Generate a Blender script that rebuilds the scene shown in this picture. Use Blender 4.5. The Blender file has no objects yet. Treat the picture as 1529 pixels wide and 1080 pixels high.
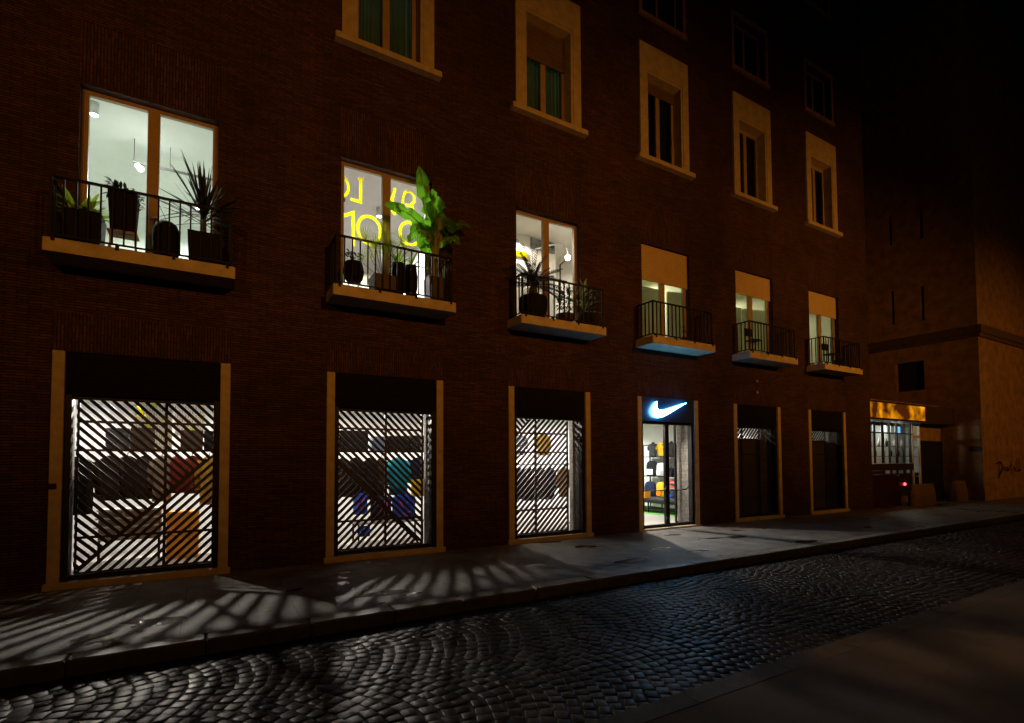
import bpy, bmesh, math, random
from mathutils import Vector, Matrix
random.seed(7)
R = random.Random(11)
PI = math.pi
SC = bpy.context.scene
COL = SC.collection

# ------------------------------------------------------------------ materials
def new_mat(name):
    m = bpy.data.materials.new(name); m.use_nodes = True
    nt = m.node_tree; nt.nodes.clear()
    out = nt.nodes.new('ShaderNodeOutputMaterial')
    return m, nt, out

def N(nt, t, **kw):
    n = nt.nodes.new(t)
    for k, v in kw.items():
        if k in n.inputs: n.inputs[k].default_value = v
        else: setattr(n, k, v)
    return n

def mat(name, col, rough=.6, metal=0., var=.25, scale=6., bump=.0, bscale=60., spec=.5, detail=6.):
    """principled surface with soft noise variation in tone and roughness"""
    m, nt, out = new_mat(name); L = nt.links.new
    b = N(nt, 'ShaderNodeBsdfPrincipled'); L(b.outputs[0], out.inputs[0])
    tc = N(nt, 'ShaderNodeTexCoord')
    n = N(nt, 'ShaderNodeTexNoise', Scale=scale, Detail=detail, Roughness=.65); L(tc.outputs['Object'], n.inputs['Vector'])
    mx = N(nt, 'ShaderNodeMix', data_type='RGBA')
    c = list(col) + [1]
    mx.inputs[6].default_value = [max(0, v*(1-var)) for v in c[:3]] + [1]
    mx.inputs[7].default_value = [min(1, v*(1+var)) for v in c[:3]] + [1]
    rp = N(nt, 'ShaderNodeMapRange'); rp.inputs[1].default_value = .3; rp.inputs[2].default_value = .7
    L(n.outputs[0], rp.inputs[0]); L(rp.outputs[0], mx.inputs[0]); L(mx.outputs[2], b.inputs['Base Color'])
    b.inputs['Metallic'].default_value = metal
    b.inputs['Specular IOR Level'].default_value = spec
    r2 = N(nt, 'ShaderNodeMapRange'); r2.inputs[3].default_value = max(0.03, rough-.1); r2.inputs[4].default_value = min(1, rough+.1)
    L(n.outputs[0], r2.inputs[0]); L(r2.outputs[0], b.inputs['Roughness'])
    if bump:
        n2 = N(nt, 'ShaderNodeTexNoise', Scale=bscale, Detail=4.); L(tc.outputs['Object'], n2.inputs['Vector'])
        bp = N(nt, 'ShaderNodeBump', Strength=bump, Distance=.01); L(n2.outputs[0], bp.inputs['Height']); L(bp.outputs[0], b.inputs['Normal'])
    return m

def emit(name, col, s):
    m, nt, out = new_mat(name)
    e = N(nt, 'ShaderNodeEmission', Strength=s); e.inputs[0].default_value = list(col)+[1]
    nt.links.new(e.outputs[0], out.inputs[0]); return m

def brick_mat(name, vertical=False, c1=(.082,.037,.029), c2=(.042,.0195,.017), mortar=(.020,.011,.010)):
    m, nt, out = new_mat(name); L = nt.links.new
    b = N(nt, 'ShaderNodeBsdfPrincipled', Roughness=.85); L(b.outputs[0], out.inputs[0])
    b.inputs['Specular IOR Level'].default_value = .25
    tc = N(nt, 'ShaderNodeTexCoord'); sp = N(nt, 'ShaderNodeSeparateXYZ'); L(tc.outputs['Object'], sp.inputs[0])
    ad = N(nt, 'ShaderNodeMath', operation='ADD'); L(sp.outputs[0], ad.inputs[0]); L(sp.outputs[1], ad.inputs[1])
    cb = N(nt, 'ShaderNodeCombineXYZ')
    nz = N(nt, 'ShaderNodeTexNoise', Scale=2.5, Detail=2.); L(tc.outputs['Object'], nz.inputs['Vector'])
    wob = N(nt, 'ShaderNodeMath', operation='MULTIPLY_ADD'); wob.inputs[1].default_value = .012
    if vertical:
        L(sp.outputs[2], cb.inputs[0]); L(nz.outputs[0], wob.inputs[0]); L(ad.outputs[0], wob.inputs[2]); L(wob.outputs[0], cb.inputs[1])
    else:
        L(ad.outputs[0], cb.inputs[0]); L(nz.outputs[0], wob.inputs[0]); L(sp.outputs[2], wob.inputs[2]); L(wob.outputs[0], cb.inputs[1])
    br = N(nt, 'ShaderNodeTexBrick', Scale=1.0)
    br.inputs['Color1'].default_value = list(c1)+[1]; br.inputs['Color2'].default_value = list(c2)+[1]; br.inputs['Mortar'].default_value = list(mortar)+[1]
    br.inputs['Brick Width'].default_value = .27; br.inputs['Row Height'].default_value = .044
    br.inputs['Mortar Size'].default_value = .0075; br.inputs['Mortar Smooth'].default_value = .3
    L(cb.outputs[0], br.inputs['Vector'])
    n1 = N(nt, 'ShaderNodeTexNoise', Scale=.55, Detail=8., Roughness=.7); L(tc.outputs['Object'], n1.inputs['Vector'])
    mr = N(nt, 'ShaderNodeMapRange'); mr.inputs[1].default_value = .3; mr.inputs[2].default_value = .7; mr.inputs[3].default_value = .5; mr.inputs[4].default_value = 1.35
    L(n1.outputs[0], mr.inputs[0])
    n3 = N(nt, 'ShaderNodeTexNoise', Scale=14., Detail=5., Roughness=.7); L(tc.outputs['Object'], n3.inputs['Vector'])
    mr3 = N(nt, 'ShaderNodeMapRange'); mr3.inputs[1].default_value = .3; mr3.inputs[2].default_value = .7; mr3.inputs[3].default_value = .6; mr3.inputs[4].default_value = 1.4
    L(n3.outputs[0], mr3.inputs[0])
    mm = N(nt, 'ShaderNodeMath', operation='MULTIPLY'); L(mr.outputs[0], mm.inputs[0]); L(mr3.outputs[0], mm.inputs[1])
    vm = N(nt, 'ShaderNodeVectorMath', operation='SCALE'); L(br.outputs[0], vm.inputs[0]); L(mm.outputs[0], vm.inputs['Scale'])
    L(vm.outputs[0], b.inputs['Base Color'])
    bp = N(nt, 'ShaderNodeBump', Strength=.9, Distance=.012); bp.invert = True
    L(br.outputs['Fac'], bp.inputs['Height']); L(bp.outputs[0], b.inputs['Normal'])
    return m

def glass_mat(name, tint=(1,1,1), ior=1.45, refl=1.0):
    m, nt, out = new_mat(name); L = nt.links.new
    t = N(nt, 'ShaderNodeBsdfTransparent'); t.inputs[0].default_value = list(tint)+[1]
    g = N(nt, 'ShaderNodeBsdfGlossy', Roughness=.02)
    f = N(nt, 'ShaderNodeFresnel', IOR=ior)
    mu = N(nt, 'ShaderNodeMath', operation='MULTIPLY'); ge = N(nt, 'ShaderNodeNewGeometry'); fb = N(nt, 'ShaderNodeMath', operation='SUBTRACT'); fb.inputs[0].default_value = refl; L(ge.outputs['Backfacing'], fb.inputs[1]); fc = N(nt, 'ShaderNodeMath', operation='MAXIMUM'); fc.inputs[1].default_value = 0; L(fb.outputs[0], fc.inputs[0]); L(fc.outputs[0], mu.inputs[1]); L(f.outputs[0], mu.inputs[0])
    mx = N(nt, 'ShaderNodeMixShader'); L(mu.outputs[0], mx.inputs[0]); L(t.outputs[0], mx.inputs[1]); L(g.outputs[0], mx.inputs[2])
    L(mx.outputs[0], out.inputs[0]); return m

def cobble_mat(name):
    m, nt, out = new_mat(name); L = nt.links.new
    b = N(nt, 'ShaderNodeBsdfPrincipled'); L(b.outputs[0], out.inputs[0])
    b.inputs['Specular IOR Level'].default_value = .22
    at = N(nt, 'ShaderNodeAttribute', attribute_name='tone')
    tc = N(nt, 'ShaderNodeTexCoord')
    n = N(nt, 'ShaderNodeTexNoise', Scale=28., Detail=6., Roughness=.7); L(tc.outputs['Object'], n.inputs['Vector'])
    n2 = N(nt, 'ShaderNodeTexNoise', Scale=.7, Detail=3.); L(tc.outputs['Object'], n2.inputs['Vector'])
    cr = N(nt, 'ShaderNodeValToRGB'); e = cr.color_ramp.elements
    e[0].color = (.010,.008,.007,1); e[1].color = (.036,.027,.022,1)
    mx = N(nt, 'ShaderNodeMath', operation='MULTIPLY_ADD'); mx.inputs[1].default_value = .45
    L(n.outputs[0], mx.inputs[0]); sb = N(nt, 'ShaderNodeMath', operation='MULTIPLY_ADD'); sb.inputs[1].default_value = .9; sb.inputs[2].default_value = -.2
    L(at.outputs['Fac'], sb.inputs[0]); L(sb.outputs[0], mx.inputs[2]); L(mx.outputs[0], cr.inputs[0]); L(cr.outputs[0], b.inputs['Base Color'])
    mr = N(nt, 'ShaderNodeMapRange'); mr.inputs[1].default_value = .3; mr.inputs[2].default_value = .7; mr.inputs[3].default_value = .36; mr.inputs[4].default_value = .58
    L(n2.outputs[0], mr.inputs[0]); L(mr.outputs[0], b.inputs['Roughness'])
    bp = N(nt, 'ShaderNodeBump', Strength=.22, Distance=.008); L(n.outputs[0], bp.inputs['Height']); L(bp.outputs[0], b.inputs['Normal'])
    return m

def pavement_mat(name):
    """dark worn asphalt / stone pavement with joints, mottling and damp patches"""
    m, nt, out = new_mat(name); L = nt.links.new
    b = N(nt, 'ShaderNodeBsdfPrincipled'); L(b.outputs[0], out.inputs[0])
    tc = N(nt, 'ShaderNodeTexCoord')
    br = N(nt, 'ShaderNodeTexBrick', Scale=1.); br.offset = .5
    br.inputs['Color1'].default_value = (.22,.205,.18,1); br.inputs['Color2'].default_value = (.15,.14,.128,1); br.inputs['Mortar'].default_value = (.035,.033,.03,1)
    br.inputs['Brick Width'].default_value = 1.25; br.inputs['Row Height'].default_value = .85; br.inputs['Mortar Size'].default_value = .01; br.inputs['Mortar Smooth'].default_value = .4
    L(tc.outputs['Object'], br.inputs['Vector'])
    n = N(nt, 'ShaderNodeTexNoise', Scale=90., Detail=4., Roughness=.8); L(tc.outputs['Object'], n.inputs['Vector'])
    n2 = N(nt, 'ShaderNodeTexNoise', Scale=1.7, Detail=8., Roughness=.7); L(tc.outputs['Object'], n2.inputs['Vector'])
    mp = N(nt, 'ShaderNodeMapping'); mp.inputs['Scale'].default_value = (.55, 1.3, 1); mp.inputs['Location'].default_value = (3.1, .4, 0)
    L(tc.outputs['Object'], mp.inputs[0])
    n3 = N(nt, 'ShaderNodeTexNoise', Scale=1.15, Detail=2.5, Roughness=.5); L(mp.outputs[0], n3.inputs['Vector'])
    wet = N(nt, 'ShaderNodeMapRange'); wet.inputs[1].default_value = .63; wet.inputs[2].default_value = .66; L(n3.outputs[0], wet.inputs[0])
    g = N(nt, 'ShaderNodeMapRange'); g.inputs[1].default_value = .25; g.inputs[2].default_value = .75; g.inputs[3].default_value = .35; g.inputs[4].default_value = 1.6; L(n.outputs[0], g.inputs[0])
    g2 = N(nt, 'ShaderNodeMapRange'); g2.inputs[1].default_value = .3; g2.inputs[2].default_value = .7; g2.inputs[3].default_value = .28; g2.inputs[4].default_value = 1.3; L(n2.outputs[0], g2.inputs[0])
    mu = N(nt, 'ShaderNodeMath', operation='MULTIPLY'); L(g.outputs[0], mu.inputs[0]); L(g2.outputs[0], mu.inputs[1])
    wd = N(nt, 'ShaderNodeMapRange'); wd.inputs[3].default_value = 1.; wd.inputs[4].default_value = .22; L(wet.outputs[0], wd.inputs[0])
    mu2 = N(nt, 'ShaderNodeMath', operation='MULTIPLY'); L(mu.outputs[0], mu2.inputs[0]); L(wd.outputs[0], mu2.inputs[1])
    vm = N(nt, 'ShaderNodeVectorMath', operation='SCALE'); L(br.outputs[0], vm.inputs[0]); L(mu2.outputs[0], vm.inputs['Scale']); L(vm.outputs[0], b.inputs['Base Color'])
    rr = N(nt, 'ShaderNodeMapRange'); rr.inputs[3].default_value = .55; rr.inputs[4].default_value = .18; L(wet.outputs[0], rr.inputs[0]); L(rr.outputs[0], b.inputs['Roughness'])
    bp = N(nt, 'ShaderNodeBump', Strength=.8, Distance=.008); L(mu.outputs[0], bp.inputs['Height']); L(bp.outputs[0], b.inputs['Normal'])
    return m

M = {}
M['brick'] = brick_mat('brick')
M['soldier'] = brick_mat('soldier_brick', True)
M['dark_stone'] = mat('dark_stone', (.20,.12,.09), .8, var=.35, scale=5, bump=.3)
M['travertine'] = mat('travertine', (.42,.335,.22), .65, var=.2, scale=5., bump=.35, bscale=40)
M['slab'] = mat('slab_plaster', (.47,.38,.26), .7, var=.25, scale=3.5, bump=.25, bscale=50)
M['black_metal'] = mat('black_metal', (.008,.008,.009), .5, .0, var=.4, spec=.25)
M['rail'] = mat('rail_iron', (.012,.010,.010), .7, .0, var=.4, spec=.2)
M['grille'] = mat('grille_steel', (.035,.03,.026), .5, .2, var=.3)
M['box'] = mat('shutter_box', (.008,.006,.006), .8, var=.4, spec=.1)
M['wood'] = mat('cream_wood', (.33,.23,.12), .5, var=.15, scale=4)
M['blind'] = mat('blind_pvc', (.52,.39,.22), .55, var=.08, scale=3)
M['glass'] = glass_mat('clear_glass')
M['dark_glass'] = glass_mat('dim_glass', (.8,.85,.8), 1.5)
M['white'] = mat('white_plaster', (.80,.79,.765), .8, var=.05, scale=2)
M['white_cool'] = mat('cool_plaster', (.70,.745,.69), .8, var=.05, scale=2)
M['white_warm'] = mat('warm_plaster', (.72,.69,.6), .8, var=.06, scale=2)
M['olive'] = mat('olive_plaster', (.56,.56,.40), .8, var=.08, scale=2)
M['floor'] = mat('shop_floor', (.5,.47,.43), .4, var=.15, scale=3)
M['reveal'] = brick_mat('reveal_brick', False, (.27,.245,.215), (.19,.175,.155), (.25,.235,.21))
M['green_mat'] = mat('green_turf', (.12,.42,.05), .9, var=.4, scale=40)
def cloth(n, c, v=.3): 
    M[n] = mat(n, c, .9, var=v, scale=14, bump=.3, bscale=90, spec=.2)
cloth('c_black', (.012,.012,.016)); cloth('c_dark', (.03,.028,.03)); cloth('c_navy', (.018,.024,.065)); cloth('c_blue', (.025,.09,.62))
cloth('c_teal', (.01,.30,.42)); cloth('c_cyan', (.03,.5,.7)); cloth('c_red', (.17,.022,.016)); cloth('c_ochre', (.42,.22,.03)); cloth('c_yellow', (.85,.5,.03))
cloth('c_greige', (.25,.2,.16)); cloth('c_white', (.75,.75,.75)); cloth('c_pink', (.7,.06,.3)); cloth('c_orange', (.85,.22,.02)); cloth('c_brown', (.055,.038,.03)); cloth('c_slate', (.1,.13,.2))
cloth('c_brightred', (.75,.08,.06)); cloth('c_charcoal', (.05,.052,.058))
M['orange_card'] = mat('orange_card', (.88,.36,.03), .6, var=.12)
M['shelf_wood'] = mat('shelf_board', (.30,.26,.22), .5, var=.15)
M['pot_black'] = mat('pot_black', (.007,.006,.007), .75, var=.4, spec=.15)
M['pot_brown'] = mat('pot_brown', (.04,.02,.012), .6, var=.35, bump=.3)
M['soil'] = mat('soil', (.03,.02,.015), .95, var=.4)
def leafm(n, c, v=.35):
    m = mat(n, c, .42, var=v, scale=9)
    nt = m.node_tree; L = nt.links.new
    b = [x for x in nt.nodes if x.type == 'BSDF_PRINCIPLED'][0]; out = [x for x in nt.nodes if x.type == 'OUTPUT_MATERIAL'][0]
    tr = N(nt, 'ShaderNodeBsdfTranslucent'); tr.inputs[0].default_value = [min(1, c[0]*3.4), min(1, c[1]*3.4), c[2]*1.6, 1]
    mx = N(nt, 'ShaderNodeMixShader'); mx.inputs[0].default_value = {'leaf_black':.06,'leaf_dark':.2,'leaf_bright':.33}.get(n,.4)
    L(b.outputs[0], mx.inputs[1]); L(tr.outputs[0], mx.inputs[2]); L(mx.outputs[0], out.inputs[0]); M[n] = m
leafm('leaf_dark', (.03,.05,.02)); leafm('leaf_mid', (.06,.12,.025)); leafm('leaf_bright', (.042,.13,.012)); leafm('leaf_yellow', (.13,.17,.025)); leafm('leaf_black', (.015,.022,.012)); leafm('leaf_grey', (.09,.10,.06))
M['stalk'] = mat('stalk', (.22,.22,.10), .6, var=.4)
M['trunk'] = mat('palm_trunk', (.07,.05,.03), .9, var=.5, scale=20)
M['kerb'] = mat('kerb_stone', (.19,.17,.14), .5, var=.35, scale=7, bump=.4, bscale=45)
M['pavement'] = pavement_mat('pavement')
M['asphalt'] = mat('asphalt', (.05,.046,.042), .75, var=.4, scale=1.6, bump=.5, bscale=160)
M['near_kerb'] = mat('near_kerb_stone', (.072,.050,.034), .7, var=.45, scale=5, bump=.4, bscale=60)
M['near_asphalt'] = mat('near_asphalt', (.075,.050,.034), .8, var=.45, scale=1.2, bump=.5, bscale=160)
M['block_stone'] = mat('block_stone', (.15,.09,.05), .85, var=.3, scale=6, bump=.3)
M['joint'] = mat('joint_dirt', (.014,.012,.010), .9, var=.4, scale=30)
M['cobble'] = cobble_mat('cobble')
M['blind_brown'] = mat('blind_brown', (.13,.085,.05), .6, var=.15, scale=3)
M['curtain'] = mat('curtain', (.20,.31,.28), .9, var=.25, scale=3)
nt_ = M['curtain'].node_tree; b_ = [x for x in nt_.nodes if x.type == 'BSDF_PRINCIPLED'][0]; o_ = [x for x in nt_.nodes if x.type == 'OUTPUT_MATERIAL'][0]
tr_ = N(nt_, 'ShaderNodeBsdfTranslucent'); tr_.inputs[0].default_value = (.35,.5,.42,1); mx_ = N(nt_, 'ShaderNodeMixShader'); mx_.inputs[0].default_value = .5
nt_.links.new(b_.outputs[0], mx_.inputs[1]); nt_.links.new(tr_.outputs[0], mx_.inputs[2]); nt_.links.new(mx_.outputs[0], o_.inputs[0])
M['sign_blue'] = mat('sign_panel', (.012,.035,.06), .4, var=.1)
M['tick_face'] = emit('tick_face', (.35,.72,1.), 18.)
M['tick_edge'] = emit('tick_edge', (.02,.36,1.), 16.)
M['bulb'] = emit('bulb', (1.,.96,.88), 30.)
M['lamp_white'] = mat('lamp_white', (.7,.7,.68), .5, var=.05)
M['yellow_paint'] = mat('yellow_paint', (.92,.75,.0), .5, var=.05)
M['yellow_dark'] = mat('yellow_line', (.60,.44,.0), .5, var=.05)
for k_,c_ in (('yellow_paint',(1.,.95,.0)),('yellow_dark',(.75,.62,0.))):
    nt_ = M[k_].node_tree; b_ = [x for x in nt_.nodes if x.type == 'BSDF_PRINCIPLED'][0]; o_ = [x for x in nt_.nodes if x.type == 'OUTPUT_MATERIAL'][0]
    tr_ = N(nt_, 'ShaderNodeBsdfTranslucent'); tr_.inputs[0].default_value = c_+(1,); mx_ = N(nt_, 'ShaderNodeMixShader'); mx_.inputs[0].default_value = .75
    nt_.links.new(b_.outputs[0], mx_.inputs[1]); nt_.links.new(tr_.outputs[0], mx_.inputs[2]); nt_.links.new(mx_.outputs[0], o_.inputs[0])
M['grey_paint'] = mat('grey_paint', (.2,.21,.2), .7, var=.15)
M['poster'] = mat('poster_grey', (.16,.17,.16), .6, var=.8, scale=7, detail=3)
M['plaster_r'] = mat('ochre_stone', (.31,.185,.09), .85, var=.4, scale=2.2, bump=.3, bscale=25)
M['cornice'] = mat('cornice_stone', (.10,.065,.045), .8, var=.3)
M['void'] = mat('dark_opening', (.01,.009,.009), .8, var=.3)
M['dado'] = mat('dado_panel', (.03,.016,.013), .5, var=.3)
M['maroon'] = mat('maroon_panel', (.03,.007,.006), .4, var=.3)
M['fascia_dark'] = mat('fascia_dark', (.04,.02,.014), .6, var=.3)
M['plaque'] = mat('pale_plaque', (.42,.30,.19), .7, var=.15)
M['graffiti'] = mat('spray_paint', (.035,.012,.012), .7, var=.3)
M['red_lamp'] = emit('red_lamp', (1.,.06,.08), 5.)
M['blue_lamp'] = emit('blue_screen', (.12,.45,1.), 1.6)
M['pane_glow'] = emit('pale_pane_glow', (.75,.9,.78), 2.2)
M['grey_int'] = mat('grey_interior', (.5,.51,.48), .8, var=.25, scale=3)
M['white_door'] = mat('white_frame', (.6,.58,.52), .5, var=.1)
M['bottle'] = mat('bottle_dark', (.02,.025,.02), .2, var=.4)
M['foliage_dead'] = mat('fallen_leaf', (.30,.33,.03), .7, var=.5, scale=30)
M['lead'] = mat('lead_grey', (.04,.04,.045), .6, .3, var=.3)
def stripes_mat(name):
    m, nt, out = new_mat(name); L = nt.links.new
    b = N(nt, 'ShaderNodeBsdfPrincipled', Roughness=.7); L(b.outputs[0], out.inputs[0])
    tc = N(nt, 'ShaderNodeTexCoord')
    br = N(nt, 'ShaderNodeTexBrick', Scale=1.); br.offset = .3
    sp = N(nt, 'ShaderNodeSeparateXYZ'); L(tc.outputs['Object'], sp.inputs[0]); cb = N(nt, 'ShaderNodeCombineXYZ'); L(sp.outputs[0], cb.inputs[0]); L(sp.outputs[2], cb.inputs[1])
    br.inputs['Color1'].default_value = (.25,.27,.25,1); br.inputs['Color2'].default_value = (.6,.58,.5,1); br.inputs['Mortar'].default_value = (.8,.8,.78,1)
    br.inputs['Brick Width'].default_value = .05; br.inputs['Row Height'].default_value = .10; br.inputs['Mortar Size'].default_value = .016
    L(cb.outputs[0], br.inputs['Vector'])
    v = N(nt, 'ShaderNodeTexWhiteNoise', noise_dimensions='2D')
    sn = N(nt, 'ShaderNodeVectorMath', operation='SNAP'); sn.inputs[1].default_value = (.1, .1, .1); L(cb.outputs[0], sn.inputs[0]); L(sn.outputs[0], v.inputs['Vector'])
    gt = N(nt, 'ShaderNodeMath', operation='GREATER_THAN'); gt.inputs[1].default_value = .84; L(v.outputs[0], gt.inputs[0])
    mx = N(nt, 'ShaderNodeMix', data_type='RGBA'); mx.inputs[7].default_value = (.6,.7,.04,1)
    L(gt.outputs[0], mx.inputs[0]); L(br.outputs[0], mx.inputs[6]); L(mx.outputs[2], b.inputs['Base Color'])
    return m
M['shoewall'] = stripes_mat('product_wall')
def fabric_glow(name):
    m, nt, out = new_mat(name); L = nt.links.new
    tc = N(nt, 'ShaderNodeTexCoord')
    n = N(nt, 'ShaderNodeTexNoise', Scale=1.15, Detail=2.5, Roughness=.5); L(tc.outputs['Object'], n.inputs['Vector'])
    cr = N(nt, 'ShaderNodeValToRGB'); e = cr.color_ramp.elements
    e[0].position = .40; e[0].color = (.05,.010,.001,1); e[1].position = .64; e[1].color = (1.,.36,.005,1)
    q = cr.color_ramp.elements.new(.51); q.color = (.36,.12,.002,1)
    L(n.outputs[0], cr.inputs[0])
    em = N(nt, 'ShaderNodeEmission', Strength=1.35); L(cr.outputs[0], em.inputs[0]); L(em.outputs[0], out.inputs[0]); return m
M['amber'] = fabric_glow('amber_backlit_fascia')

# ------------------------------------------------------------------ mesh builder
class MB:
    def __init__(s): s.v = []; s.f = []; s.m = []; s.sm = []
    def face(s, idx, mi=0, smooth=False): s.f.append(idx); s.m.append(mi); s.sm.append(smooth)
    def box(s, x0, x1, y0, y1, z0, z1, mi=0, bev=0.):
        b = len(s.v)
        s.v += [(x0,y0,z0),(x1,y0,z0),(x1,y1,z0),(x0,y1,z0),(x0,y0,z1),(x1,y0,z1),(x1,y1,z1),(x0,y1,z1)]
        for q in ((0,3,2,1),(4,5,6,7),(0,1,5,4),(1,2,6,5),(2,3,7,6),(3,0,4,7)): s.face([b+i for i in q], mi)
        return s
    def quad(s, a, b, c, d, mi=0):
        n = len(s.v); s.v += [a,b,c,d]; s.face([n,n+1,n+2,n+3], mi); return s
    def prism_xz(s, poly, y0, y1, mi=0, side=None):
        """polygon in x,z extruded from y0 (front) to y1"""
        if sum(poly[i][0]*poly[(i+1) % len(poly)][1]-poly[(i+1) % len(poly)][0]*poly[i][1] for i in range(len(poly))) < 0: poly = poly[::-1]
        n = len(poly); b = len(s.v)
        s.v += [(p[0], y0, p[1]) for p in poly] + [(p[0], y1, p[1]) for p in poly]
        s.face([b+i for i in range(n)], mi); s.face([b+n+i for i in range(n-1, -1, -1)], mi)
        for i in range(n):
            j = (i+1) % n; s.face([b+i, b+n+i, b+n+j, b+j], mi if side is None else side)
        return s
    def loft(s, rings, mi=0, cap=True, closed=True, smooth=True):
        b = len(s.v); n = len(rings[0])
        for r in rings: s.v += [tuple(p) for p in r]
        for k in range(len(rings)-1):
            for i in range(n if closed else n-1):
                j = (i+1) % n
                s.face([b+k*n+i, b+k*n+j, b+(k+1)*n+j, b+(k+1)*n+i], mi, smooth)
        if cap and closed:
            s.face([b+i for i in range(n-1, -1, -1)], mi); s.face([b+(len(rings)-1)*n+i for i in range(n)], mi)
        return s
    def tube(s, pts, rad, n=6, mi=0, cap=True):
        pts = [Vector(p) for p in pts]
        if not isinstance(rad, (list, tuple)): rad = [rad]*len(pts)
        rings = []
        for i, p in enumerate(pts):
            d = (pts[min(i+1, len(pts)-1)]-pts[max(i-1, 0)])
            if d.length < 1e-9: d = Vector((0,0,1))
            d.normalize()
            a = d.cross(Vector((0,0,1)) if abs(d.z) < .9 else Vector((0,1,0))).normalized(); c = d.cross(a)
            rings.append([p+rad[i]*(math.cos(t)*a+math.sin(t)*c) for t in [2*PI*k/n for k in range(n)]])
        return s.loft(rings, mi, cap)
    def lathe(s, prof, cx=0, cy=0, n=20, mi=0, sx=1, sy=1):
        rings = [[(cx+sx*r*math.cos(2*PI*k/n), cy+sy*r*math.sin(2*PI*k/n), z) for k in range(n)] for r, z in prof]
        return s.loft(rings, mi)
    def rbox(s, x0, x1, y0, y1, z0, z1, r=.02, mi=0):
        """box with chamfered vertical and top edges"""
        def ring(ins, z): 
            a0, a1, b0, b1 = x0+ins, x1-ins, y0+ins, y1-ins
            return [(a0+r,b0,z),(a1-r,b0,z),(a1,b0+r,z),(a1,b1-r,z),(a1-r,b1,z),(a0+r,b1,z),(a0,b1-r,z),(a0,b0+r,z)]
        return s.loft([ring(0, z0), ring(0, z1-r), ring(r*.8, z1)], mi, smooth=False)
    def mesh(s, name, mats):
        me = bpy.data.meshes.new(name); me.from_pydata([tuple(p) for p in s.v], [], s.f)
        if not isinstance(mats, (list, tuple)): mats = [mats]
        for m in mats: me.materials.append(M[m] if isinstance(m, str) else m)
        me.polygons.foreach_set('material_index', s.m); me.polygons.foreach_set('use_smooth', s.sm); me.update()
        return me
    def build(s, name, mats, parent=None, loc=(0,0,0)):
        o = bpy.data.objects.new(name, s.mesh(name, mats)); COL.objects.link(o); o.location = loc
        if parent: o.parent = parent
        return o

def tag(o, label, cat, group=None):
    o['label'] = label; o['category'] = cat
    if group: o['group'] = group
    return o
def thing(name, label, cat, loc=(0,0,0), rz=0, group=None):
    o = bpy.data.objects.new(name, None); COL.objects.link(o); o.location = loc; o.rotation_euler = (0,0,rz)
    o.empty_display_size = .2
    return tag(o, label, cat, group)
def struct(name, mb, mats):
    o = mb.build(name, mats); o['kind'] = 'structure'; return o
def copy_tree(o, parent=None, dx=0):
    c = o.copy(); COL.objects.link(c)
    if parent: c.parent = parent
    c.location.x += dx
    for ch in list(o.children):
        d = ch.copy(); COL.objects.link(d); d.parent = c
        for g in list(ch.children):
            e = g.copy(); COL.objects.link(e); e.parent = d
    return c

# ------------------------------------------------------------------ ground
struct('ground', MB().box(-160,200,-120,160,-.4,-.17), 'joint')
# cobbled road: every stone modelled, laid in small arcs
def cobbles():
    v = []; f = []; tone = []
    p = .138
    def stone(cx, cy, ang, sx, sy, dz, tx, ty, t):
        b = len(v); ca, sa = math.cos(ang), math.sin(ang)
        j = [R.uniform(-.016, .014) for _ in range(8)]
        cor = [(-sx+j[0], -sy+j[1]), (sx+j[2], -sy+j[3]), (sx+j[4], sy+j[5]), (-sx+j[6], sy+j[7])]
        for sc, z in ((1., -.03), (.985, -.004), (.86, .0)):
            for (x, y) in cor:
                x *= sc; y *= sc
                v.append((cx+ca*x-sa*y, cy+sa*x+ca*y, -.15+z+dz+tx*x+ty*y))
        v.append((cx, cy, -.15+.0006+dz))
        for k in range(2):
            for i in range(4):
                q = (i+1) % 4; f.append((b+k*4+i, b+k*4+q, b+k*4+4+q, b+k*4+4+i))
        for i in range(4): f.append((b+8+i, b+8+(i+1) % 4, b+12))
        tone.extend([t]*12)
    Lc = 1.66; A = .34
    x = -4.5
    while x < 46:
        y = -7.08
        while y < -3.77:
            u = ((y+7.08) % Lc)/Lc
            h = A*math.sin(PI*u); dh = A*PI/Lc*math.cos(PI*u)
            ang = -math.atan(dh)
            ds = p*math.cos(ang)*R.uniform(.88, 1.12)
            if y+ds > -3.75: break
            sx = .5*p*math.cos(ang)*.90; sy = .5*p*.9*R.uniform(.9,1.06)
            stone(x+h+R.uniform(-.012,.012), y+ds/2, ang, sx, sy, R.uniform(-.003,.0025), R.uniform(-.018,.018), R.uniform(-.018,.018), R.random())
            y += ds
        x += p
    me = bpy.data.meshes.new('cobbled_road'); me.from_pydata(v, [], f); me.materials.append(M['cobble'])
    at = me.attributes.new('tone', 'FLOAT', 'FACE'); at.data.foreach_set('value', tone)
    me.polygons.foreach_set('use_smooth', [True]*len(f)); me.update()
    o = bpy.data.objects.new('cobbled_road', me); COL.objects.link(o); o['kind'] = 'structure'
cobbles()
struct('road', MB().box(-4.5,46,-7.249,-3.75,-.3,-.158), 'joint')
struct('road', MB().box(46,200,-7.1,-3.75,-.3,-.15).box(-60,-4.5,-7.1,-3.75,-.3,-.15), 'asphalt')
mb = MB(); mb.box(-60,200,-3.5,.3,-.3,0)
struct('pavement', mb, 'pavement')
mb = MB(); x = -12.
while x < 70:
    l = R.uniform(.9,1.25); e = R.uniform(-.004,.004)
    mb.rbox(x+.004, x+l-.004, -3.75+e, -3.497, -.3, .004+R.uniform(-.002,.003), .022); x += l
struct('kerb', mb, 'kerb')
mb = MB(); x = -12.
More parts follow.
